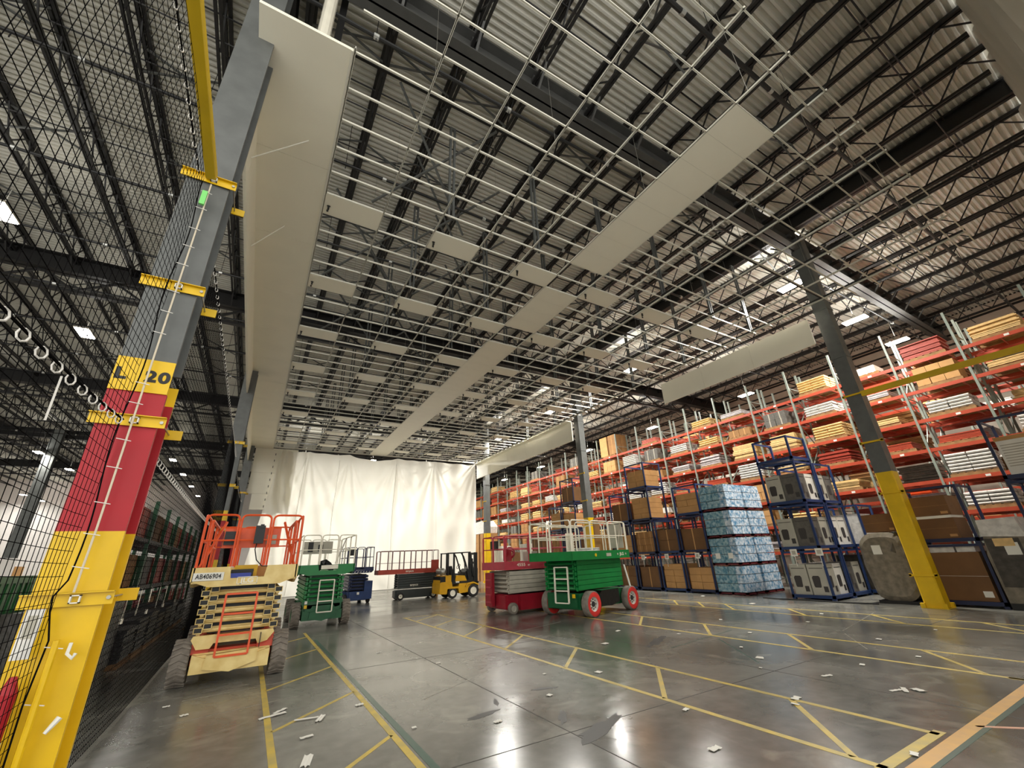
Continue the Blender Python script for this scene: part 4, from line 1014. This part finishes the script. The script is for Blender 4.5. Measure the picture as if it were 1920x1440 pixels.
def printed(label, x, y, z, sx, sy, sz, m, pic=True, group='printed bin cartons'):
    o = MB().box(0, sx, 0, sy, 0, sz).build('carton', M[m], None, loc=(x, y, z)); tag(o, label, 'box', group)
    if pic:
        for face in ('x', 'y'):
            b = MB(); w = sy if face == 'x' else sx
            P = [(w*.16, sz*.28), (w*.2, sz*.24), (w*.52, sz*.24), (w*.56, sz*.28), (w*.6, sz*.56), (w*.54, sz*.62), (w*.22, sz*.62), (w*.14, sz*.56)]
            if face == 'x': P = [(w-p_[0], p_[1]) for p_ in P]
            b.prism(P, face, -.004, 0); Q = [(w*.66, sz*.1), (w*.9, sz*.1), (w*.9, sz*.28), (w*.66, sz*.28)]
            if face == 'x': Q = [(w-p_[0], p_[1]) for p_ in Q]
            b.prism(Q, face, -.004, 0); b.build('printed_picture', M['ink'], o)
    b = MB(); b.box(-.003, 0, sy*.1, sy*.9, sz*.86, sz*.88); b.box(sx*.1, sx*.9, -.003, 0, sz*.86, sz*.88); b.build('printed_line', M['ink'], o)
    return o
DEPN = ('outer', 'inner', 'third')
for lv in range(3):
    z = (0, 1.46, 2.93)[lv]
    for j, x0 in enumerate((15.78, 17.1)):
        stack_frame('blue stacking frame holding bin cartons, %s tier, %s stack' % (('bottom', 'middle', 'top')[lv], ('outer', 'inner')[j]), x0, 7.36, z, 1.26, 1.28, 1.46)
        for a in range(2):
            for c in range(2):
                mm = ('greybox', 'darkbox', 'whitebox', 'greybox', 'whitebox', 'darkbox')[(a*2+c+lv+j) % 6]
                if j == 0 and a == 0: mm = 'greybox' if c == 1 or lv == 0 else 'darkbox'
                printed('%s carton printed with a bin, %s tier of %s blue stack, %s %s' % ({'greybox': 'grey', 'darkbox': 'dark', 'whitebox': 'white'}[mm], ('bottom', 'middle', 'top')[lv], ('outer', 'inner')[j], ('front', 'back')[a], ('near', 'far')[c]),
                        x0+.09+.56*a, 7.46+.56*c, z+.152, .52, .52, .9, mm)
stack_frame('empty blue stacking frame with posts only, topping the bin carton stack', 15.78, 7.36, 4.4, 1.26, 1.28, .9)
stack_frame('blue stacking frame with dark wrapped goods right of the bin carton stacks', 18.45, 7.0, 0, 1.2, 1.3, 1.46)
stack_frame('blue stacking frame above the dark wrapped goods beside the bin cartons', 18.45, 7.0, 1.46, 1.2, 1.3, 1.46)
o = MB().box(0, 1.0, 0, 1.1, 0, 1.1).build('wrapped_load', M['wrapdark'], None, loc=(18.55, 7.1, .15)); tag(o, 'dark shrink-wrapped cartons on the floor tier right of the bin cartons', 'wrapped load')
o = MB().box(0, 1.0, 0, 1.1, 0, 1.0).build('wrapped_load', M['wrapwhite'], None, loc=(18.55, 7.1, 1.61)); tag(o, 'pale shrink-wrapped sacks on the upper tier right of the bin cartons', 'wrapped load')
def placard(x, y, z, par, s=.12, axis='x'):
    b = MB()
    if axis == 'x': b.box(x-.008, x, y-s, y+s, z-s, z+s)
    else: b.box(x-s, x+s, y-.008, y, z-s, z+s)
    return b.build('placard', M['label'], None)
def card(x, y, z, label, s=.11):
    b = MB(); b.box(x-.008, x, y-s, y+s, z-s, z+s); o = b.build('placard', M['label']); tag(o, label, 'sign', 'white placards along the stacks')
    MB().box(x-.010, x-.0085, y-s*.55, y+s*.55, z-s*.55, z+s*.55).build('faded_square', M['grayp'], o)
    MB().box(x-.006, x-.002, y-.01, y+.01, z-.42, z-s).build('card_hanger', M['tie'], o)
for i, (y, lb) in enumerate(((8.2, 'left frame of the bin cartons'), (7.42, 'corner of the bin cartons'), (12.2, 'first brown carton frame past the water pallets'), (13.8, 'second brown carton frame'), (15.2, 'third brown carton frame'))):
    card(15.78 if i < 2 else 16.05, y, 1.42, 'white placard hung on the %s' % lb)
# water pallets
wcase = MB().box(-.145, .145, -.145, .145, 0, .285).mesh('water_case', M['watershade'])
wc2 = MB().box(-.145, .145, -.145, .145, 0, .285).mesh('water_case', M['water'])
for lv in range(4):
    z = 1.03*lv
    for j in range(2):
        x0 = 16.15+1.25*j; y0 = 10.42 - .02*j
        t = thing('water_pallet', 'blue wrapped water cases on maroon pallet, %s layer of the %s stack' % (('bottom', 'second', 'third', 'top')[lv], ('outer', 'inner')[j]), 'pallet load', (x0, y0, z), 0, 'stacked water pallets')
        b = MB(); b.box(0, 1.18, 0, 1.2, .07, .1)
        for a in (0, .53, 1.08):
            for c in (0, .55, 1.1): b.box(a, a+.1, c, c+.1, 0, .07)
        b.box(0, 1.18, 0, .04, .02, .1); b.box(0, .04, 0, 1.2, .02, .1); b.build('maroon_pallet', M['maroon'], t)
        for c in range(3):
            for a in range(4):
                for q in range(4):
                    if a > 0 and q > 0 and a < 3 and c < 2: continue
                    link('water_case', wcase if (a == 0 and q > 0) else wc2, t, (.15+.293*a+rr.uniform(-.012, .012), .155+.297*q+rr.uniform(-.012, .012), .1+.305*c))
        link('wrap_core', MB().box(.2, 1.0, .2, 1.0, .1, .95).mesh('wrap_core', M['water']), t)
for k, y in enumerate((11.3, 10.75)):
    o = MB().box(16.12, 16.13, y-.1, y+.1, 1.28, 1.48).build('placard', M['label']); tag(o, 'square white placard on the second water layer, %s one' % ('left', 'right')[k], 'sign')
# brown carton stacks in frames
def boxes(label, x, y, z, nx, ny, nz, sx, sy, sz, m='carton', group='brown cartons in the blue frames'):
    t = thing('carton_stack', label, 'cartons', (x, y, z), 0, group)
    me = carton_mesh(sx-.012, sy-.012, sz-.008, m)
    for a in range(nx):
        for b_ in range(ny):
            for c in range(nz): link('carton', me, t, (sx*(a+.5)+rr.uniform(-.012, .012), sy*(b_+.5)+rr.uniform(-.012, .012), c*sz))
    return t
cols = [(11.62, 1.3), (13.0, 1.25), (14.35, 1.3), (15.75, 1.3), (17.15, 1.3), (18.55, 1.3), (20.0, 1.3), (21.4, 1.3)]
nm = ['first', 'second', 'third', 'fourth', 'fifth', 'sixth', 'seventh', 'eighth']
for i, (y, wy) in enumerate(cols):
    tiers = (2, 2, 3, 3, 2, 2, 4, 3)[i]
    for lv in range(tiers):
        z = 1.5*lv
        stack_frame('blue stacking frame with brown cartons, %s tier, %s stack beyond the water pallets' % (('bottom', 'second', 'third', 'top')[lv], nm[i]), 16.05, y, z, 1.25, wy, 1.5, 'blue' if i % 2 else 'navy')
        kk = (i*3+lv) % 5
        spec = [(2, 2, 3, .52, .55, .27, 'carton2'), (1, 1, 1, 1.1, 1.1, .85, 'carton3'), (2, 3, 3, .5, .36, .3, 'carton'), (1, 2, 4, 1.0, .52, .24, 'carton2'), (1, 1, 2, 1.1, 1.1, .45, 'carton3')][kk]
        boxes('%s brown cartons, %s tier of the %s frame stack beyond the water pallets' % (('small', 'one big', 'stacked', 'flat', 'wide')[kk], ('bottom', 'second', 'third', 'top')[lv], nm[i]), 16.12, y+.1, z+.152, *spec)
    if tiers < 4 and i in (0, 2):
        z = 1.5*tiers
        stack_frame('blue stacking frame at the top of the %s stack beyond the water pallets' % nm[i], 16.05, y, z, 1.25, wy, 1.3)
        boxes('tan cartons in the topmost frame of the %s stack beyond the water pallets' % nm[i], 16.12, y+.1, z+.152, 2, 2, 3, .52, .55, .27, 'carton2')
# striped stools boxes and far stacks behind the crimson lift
for i, (y, n, z) in enumerate(((23.4, 6, 0), (25.0, 5, 0), (27.0, 4, 0), (28.8, 5, 0))):
    boxes('white and dark striped cartons, %s stack from the middle column towards the curtain' % nm[i], 15.9, y, z, 1, 2, n, .8, .6, .5, 'whitebox' if i % 2 else 'carton3', 'far carton stacks')
for i, (y, n) in enumerate(((30.6+1.2, 5), (33.2, 5), (34.8, 4))):
    boxes('brown cartons by the right end of the curtain, %s stack' % nm[i], 16.2, y, 0, 1, 2, n, 1.0, .6, .72, 'carton', 'far carton stacks')
o = MB().prism([(0, 0), (2.2, 0), (2.3, .5), (1.8, .95), (.6, 1.0), (-.1, .5)], 'x', 0, 1.1).build('wrapped_load', M['wrapwhite'], None, loc=(16.2, 32.0, 3.61)); tag(o, 'white plastic-wrapped load on top of the stacks past the far right column', 'wrapped load')
# right of the near column
b = MB(); P = []
for k in range(28):
    t_ = 2*math.pi*k/28; c_, s_ = math.cos(t_), math.sin(t_)
    P.append((.72+.72*math.copysign(abs(c_)**.6, c_), 1.0+.92*math.copysign(abs(s_)**.55, s_)))
t = thing('wrapped_bundle', 'tall rounded grey plastic-wrapped bundle left of the near yellow column', 'wrapped load', (16.0, 5.22, 0))
b = MB(); i0 = 0
for j, (x, sc) in enumerate(((0, .86), (.08, 1.0), (.9, 1.0), (1.0, .9))):
    for (py, pz) in P: b.v.append((x, .6+(py-.72)*sc*.8+.03*math.sin(pz*9), .98+(pz-1.0)*sc))
n = len(P)
for j in range(3):
    for k in range(n): b.f.append((j*n+k, j*n+(k+1) % n, (j+1)*n+(k+1) % n, (j+1)*n+k)); b.m.append(0)
b.f.append(tuple(range(n))[::-1]); b.m.append(0); b.f.append(tuple(3*n+k for k in range(n))); b.m.append(0)
b.build('wrapped_body', M['wrapgrey'], t)
MB().box(-.02, 1.0, .1, 1.1, 0, .08).box(.0, .1, .1, .2, 0, .1).build('base_skid', M['black'], t)
MB().box(-.012, -.004, .62, .84, 1.3, 1.55).build('paper_label', M['label'], t)
MB().bar((-.02, .35, 1.35), (.1, .15, 1.85), .03, .12).build('dark_strap', M['wrapdark'], t)
def bigframe(label, x, y, z, wx, wy, h): return stack_frame(label, x, y, z, wx, wy, h, 'navy', 'dark frames right of the near column')
bigframe('dark blue frame around the big brown carton right of the near column', 16.05, 3.72, 0, 1.3, 1.42, 1.5)
bigframe('dark blue frame on the upper tier right of the near column', 16.05, 3.72, 1.5, 1.3, 1.42, 1.5)
for (y, z, sy, sz, lab, mm) in ((3.86, .152, 1.14, 1.15, 'big brown carton standing right of the foot of the near yellow column', 'carton3'),
                             (4.05, 1.652, 1.0, .52, 'brown carton on the upper tier right of the near column, lower of two', 'carton3'),
                             (4.05, 2.24, 1.0, .52, 'brown carton on the upper tier right of the near column, upper of two', 'carton3'),
                             (5.35, 1.91, .75, .5, 'brown carton resting above the grey wrapped bundle', 'carton3')):
    o = MB().box(0, 1.0, 0, sy, 0, sz).build('carton', M[mm], None, loc=(16.12, y, z)); tag(o, lab, 'box')
    b = MB(); b.box(-.004, 0, sy*.05, sy*.2, sz*.08, sz*.2); b.box(-.002, 0, 0, sy, sz*.5, sz*.505); b.build('carton_marks', M['label'] if sz > .6 else M['carton2'], o)
o = MB().box(0, 1.0, 0, .95, 0, .07).build('flat_box', M['label'], None, loc=(16.12, 4.08, 2.172)); tag(o, 'white flat box between the two brown cartons right of the near column', 'box')
o = MB().box(0, .9, 0, .36, 0, .16).box(0, .9, .4, .9, 0, .2).build('wrapped_goods', M['wrapwhite'], None, loc=(16.14, 3.9, 1.305)); tag(o, 'silvery wrapped packs lying on the big brown carton', 'packs')
t = thing('wrapped_load', 'grey wrapped load with white plastic top and pale labels at the right edge', 'wrapped load', (15.95, 2.82, 0))
b = MB(); b.prism([(0, .15), (.84, .15), (.86, 1.2), (.75, 1.95), (.12, 1.95), (-.01, 1.2)], 'x', 0, 1.1); b.build('wrapped_body', M['wrapgrey'], t)
MB().box(-.01, 0, .2, .8, .5, 1.6).build('dark_panel', M['wrapdark'], t)
b = MB(); b.prism([(.06, 1.62), (.82, 1.66), (.8, 2.05), (.12, 2.08)], 'x', -.02, 1.12); b.build('plastic_hood', M['wrapwhite'], t)
MB().box(-.02, -.01, .25, .5, 1.22, 1.5).build('paper_label', M['label'], t)
MB().box(-.03, -.021, .3, .65, 1.42, 1.6).build('yellow_tag', M['kraft'], t)
MB().box(0, 1.1, 0, .84, .0, .15).build('base_skid', M['black'], t)
bigframe('dark blue frame high on the right edge carrying a white slatted carton', 16.05, 1.55, 2.9, 1.3, 1.25, 1.6)
bigframe('dark blue frame below the white slatted carton at the right edge', 16.05, 1.55, 1.4, 1.3, 1.25, 1.5)
bigframe('lowest dark blue frame at the right edge, behind the wrapped load', 16.05, 1.55, 0.0, 1.3, 1.25, 1.4)
o = MB().box(0, 1.0, 0, .98, 0, .85).build('carton', M['whitebox'], None, loc=(16.15, 1.68, 3.052)); tag(o, 'large white carton with grey rows of print at the upper right edge', 'box')
b = MB()
for k in range(9): b.box(-.004, 0, .05, .93, .2+.065*k, .225+.065*k)
b.build('print_rows', M['grayp'], o)
o = MB().box(0, 1.0, 0, 1.0, 0, .1).build('carton', M['carton2'], None, loc=(16.15, 1.68, 3.905)); tag(o, 'flat tan carton lying on the large white carton', 'box')
# black cable on the floor under the stacks
o = MB().tube([(15.7, 9.6, .02), (15.5, 8.9, .02), (15.6, 8.0, .02), (15.45, 7.0, .02), (15.6, 6.2, .02)], .02, 6).build('cable', M['black']); tag(o, 'black cable lying along the floor before the stacks', 'cable')

# ------------------------------------------------------------------ left side beyond the net
def trays(label, x, y, n, z=0.0, wx=.9, wy=1.0):
    t = thing('tray_stack', label, 'trays', (x, y, z), 0, 'black tray stacks beyond the net')
    b = MB(); b.box(-wx/2, wx/2, -wy/2, wy/2, 0, .1); b.build('pallet', M['wood'], t)
    me = MB().box(-wx/2, wx/2, -wy/2, wy/2, .0, .05).box(-wx/2-.02, wx/2+.02, -wy/2-.02, wy/2+.02, .05, .065).mesh('tray', M['darkstuff'])
    for k in range(n): link('tray', me, t, (rr.uniform(-.02, .02), rr.uniform(-.02, .02), .1+.07*k))
for i in range(8): trays('stack of black trays along the net, %s away from the near column' % ordn[i], -2.3, 12.2+1.2*i, 8+i % 3)
# left racks with red and brown cartons, dark plastic crates
def leftrack():
    t = thing('pallet_rack', 'dark green rack behind the net, loaded with red and brown cartons', 'pallet rack', (-3.95, 0, 0))
    for k in range(8):
        y = 15.0+2.4*k
        for dx in (0, 1.1): MB().box(dx-.05, dx+.05, y-.05, y+.05, 0, 3.75).build('upright_post', M['greendk'], t)
        if k < 7:
            for z in (1.25, 2.55):
                for dx in (0, 1.1): MB().box(dx-.025, dx+.025, y+.05, y+2.35, z-.06, z+.06).build('load_beam', M['black'], t)
                MB().box(0, 1.1, y+.05, y+2.35, z+.02, z+.05).build('shelf_deck', M['darksteel'], t)
leftrack()
for k in range(7):
    for li, z in enumerate((0, 1.31, 2.61)):
        y = 15.2+2.4*k
        mm = ('skyred', 'carton3', 'crimson', 'greenbin', 'darkbox')[(k*2+li) % 5]
        o = MB().box(0, .95, 0, .95, 0, .85).box(-.01, .96, -.01, .96, .4, .43).build('carton', M[mm], None, loc=(-3.9, y, z)); tag(o, '%s carton on the %s of the green rack, %s bay, left one' % ({'skyred': 'brick red', 'carton3': 'brown', 'crimson': 'crimson', 'greenbin': 'green', 'darkbox': 'dark'}[mm], ('floor', 'first shelf', 'second shelf', 'top shelf')[li], ordn[k]), 'box', 'cartons on the green rack')
        mm = ('carton3', 'crimson', 'carton', 'darkbox', 'skyred')[(k+li*2) % 5]
        o = MB().box(0, .95, 0, .95, 0, .85).box(-.01, .96, -.01, .96, .4, .43).build('carton', M[mm], None, loc=(-3.9, y+1.1, z)); tag(o, '%s carton on the %s of the green rack, %s bay, right one' % ({'skyred': 'brick red', 'carton3': 'brown', 'crimson': 'crimson', 'carton': 'tan', 'darkbox': 'dark'}[mm], ('floor', 'first shelf', 'second shelf', 'top shelf')[li], ordn[k]), 'box', 'cartons on the green rack')
# dark machine panels close behind the net
for k in range(2):
    o = MB().box(0, .9, 0, 1.15, .1, 1.2).box(.02, .88, .02, 1.13, 0, .1).build('wrapped_load', M['wrapdark'], None, loc=(-2.85, 9.0+1.3*k, 0)); tag(o, 'dark shrink-wrapped load behind the net just past the near column, %s one' % ('nearer', 'farther')[k], 'wrapped load')
# green totes at the left edge
def tote(label, x, y, z, sx, sy, sz, m='greenbin'):
    t = thing('tote', label, 'tote', (x, y, z), 0, 'green totes at the left edge')
    b = MB(); b.box(0, sx, 0, sy, 0, sz*.82); b.box(-.03, sx+.03, -.03, sy+.03, sz*.82, sz)
    for k in range(5): b.box(-.015, sx+.015, sy*(k+.3)/5, sy*(k+.45)/5, .02, sz*.82)
    b.build('tote_body', M[m], t); return t
for k, (y, z) in enumerate(((8.85, 1.12), (10.1, 1.12), (7.6, 1.12))):
    tote('dark green plastic tote on stacked wrapped goods, %s of three behind the net' % ('middle', 'farthest', 'nearest')[k], -3.98, y, z+.001, 1.0, 1.15, .56)
    o = MB().prism([(0, 0), (1.1, 0), (1.12, .5), (1.06, 1.1), (.04, 1.12), (-.02, .6)], 'x', 0, .95).build('wrapped_load', M['wrapwhite'] if k != 1 else M['wrapgrey'], None, loc=(-3.95, y+.02, 0)); tag(o, 'clear wrapped green and white goods under the %s green tote' % ('middle', 'farthest', 'nearest')[k], 'wrapped load')
    b = MB()
    for j in range(6): b.box(.955, .965, .1+.16*j, .2+.16*j, .15+.12*(j % 3), .8)
    b.build('green_pack', M['greenbin'], o)
t = thing('warning_post', 'red post with a pale sleeve at the lower left edge behind the net', 'post', (-1.31, 4.79, 0))
MB().tube([(0, 0, 0), (0, 0, .9)], .05, 10).build('post_body', M['red'], t); MB().tube([(0, 0, .9), (0, 0, 1.0)], [.05, .02], 10).build('post_cap', M['red'], t); MB().tube([(0, 0, .5), (0, 0, .62)], .053, 10).build('pale_sleeve', M['label'], t)
# far left aisle: column, cartons by the bright wall
t = thing('steel_column', 'slim grey column far off in the left aisle', 'column'); t['kind'] = 'structure'
hcol(-14.3, 43.8, 0, 12.1, .6, .5).build('grey_shaft', M['steel'], t); MB().box(-14.6, -14.0, 43.5, 44.1, 0, 3).build('guard', M['wallwhite'], t)
t = thing('steel_column', 'second grey column far off in the left aisle, beside the red column', 'column'); t['kind'] = 'structure'
hcol(-13.0, 53.0, 0, 12.1, .6, .5).build('grey_shaft', M['steel'], t); MB().box(-13.3, -12.7, 52.7, 53.3, 0, .4).build('guard', M['yellow'], t)
for k in range(7):
    o = MB().box(0, 1.6, 0, 1.6, 0, 2.6).box(-.02, 1.62, -.02, 1.62, 1.3, 1.34).build('carton_stack', M[('carton2', 'carton3', 'wrapwhite')[k % 3]], None, loc=(-24+2.1*k, 50+(k*5) % 7, 0)); tag(o, '%s stack far down the left aisle, %s from the left' % (('tan carton', 'dark carton', 'white wrapped')[k % 3], ordn[k]), 'cartons', 'distant stacks')
o = MB().box(-30, -9, 70, 70.3, 0, 9.5).build('wall_divider', M['wallwhite']); struct(o, 'bright white partition far down the left aisle')
# ------------------------------------------------------------------ paper scraps on the floor
PAP = [(.53, 6.75, .3, .05, .3), (.62, 6.9, .22, .04, .8), (.86, 6.36, .26, .04, -.2), (1.0, 6.28, .07, .2, -.4), (.74, 5.12, .08, .26, -.25), (.8, 5.75, .13, .04, .2), (1.48, 6.5, .1, .05, .2), (1.8, 5.3, .05, .04, 0), (3.56, 5.3, .08, .06, .4), (2.6, 4.9, .09, .05, .1),
       (4.78, 5.75, .1, .09, .3), (4.44, 3.92, .1, .05, .2), (3.82, 3.12, .12, .06, 0), (6.95, 2.8, .2, .05, .5), (7.05, 2.7, .14, .09, 1.2), (6.85, 2.85, .16, .04, -.3), (5.72, 3.4, .13, .07, .2), (5.5, 3.3, .05, .08, .1), (6.94, 3.63, .16, .05, -.3), (7.29, 4.76, .12, .1, .5), (5.0, 2.1, .1, .05, .3),
       (6.3, 7.3, .14, .1, .2), (7.5, 8.2, .12, .07, .3), (8.1, 7.0, .08, .06, 0), (9.2, 6.1, .1, .06, .3), (10.4, 7.6, .1, .07, .6), (10.1, 4.2, .12, .08, .2), (11.3, 6.0, .1, .06, 0), (12.8, 6.4, .1, .07, .4), (13.9, 8.9, .25, .12, .1), (15.1, 11.6, .2, .1, .2), (7.9, 3.6, .08, .06, .3), (9.0, 3.3, .08, .06, .2),
       (11.8, 3.9, .08, .05, 0), (2.5, 9.7, .1, .04, .3), (3.1, 8.0, .08, .04, 0), (-.4, 7.5, .09, .05, .2), (-.65, 8.1, .08, .04, .3), (-.75, 10.2, .1, .04, 0), (6.7, 4.4, .06, .04, .2), (7.8, 5.4, .08, .05, .5), (4.1, 6.2, .05, .04, .3)]
rp = random.Random(5); PO = []
for k, (x, y, a, c, ang) in enumerate(PAP):
    b = MB(); n = 5
    for i in range(n+1):
        u = i/n-.5; z = .004+.006*abs(math.sin(i*1.7+k)); w = c*(.8+.4*rp.random())/2
        b.v += [(a*u, -w, z), (a*u, w, z+.003)]
    for i in range(n): b.f.append((2*i, 2*i+2, 2*i+3, 2*i+1)); b.m.append(0)
    nv = len(b.v)
    b.v += [(p_[0], p_[1], p_[2]-.0025) for p_ in b.v]
    for i in range(n): b.f.append((nv+2*i, nv+2*i+1, nv+2*i+3, nv+2*i+2)); b.m.append(0)
    o = b.build('paper_scrap', M['paper'], None, loc=(x, y, .001), rz=ang); PO.append((x, y, o, a*c))

ZN = ((-9, .47, 'left of the first yellow lane'), (.47, 1.6, 'inside the leftmost yellow lane'), (1.6, 4.56, 'on the open floor between yellow lanes'), (4.56, 5.7, 'inside the second yellow lane'), (5.7, 8.45, 'between the second and third yellow lanes'), (8.45, 12.3, 'past the third yellow lane'), (12.3, 20, 'near the stacked pallets'))
for (a, c, nme) in ZN:
    g = sorted([q for q in PO if a <= q[0] < c], key=lambda q: q[1])
    for i, q in enumerate(g):
        tag(q[2], 'torn white paper scrap %s, %s' % (nme, 'the only one' if len(g) == 1 else '%s counting towards the curtain' % pl(i)), 'litter', 'paper scraps on the floor')
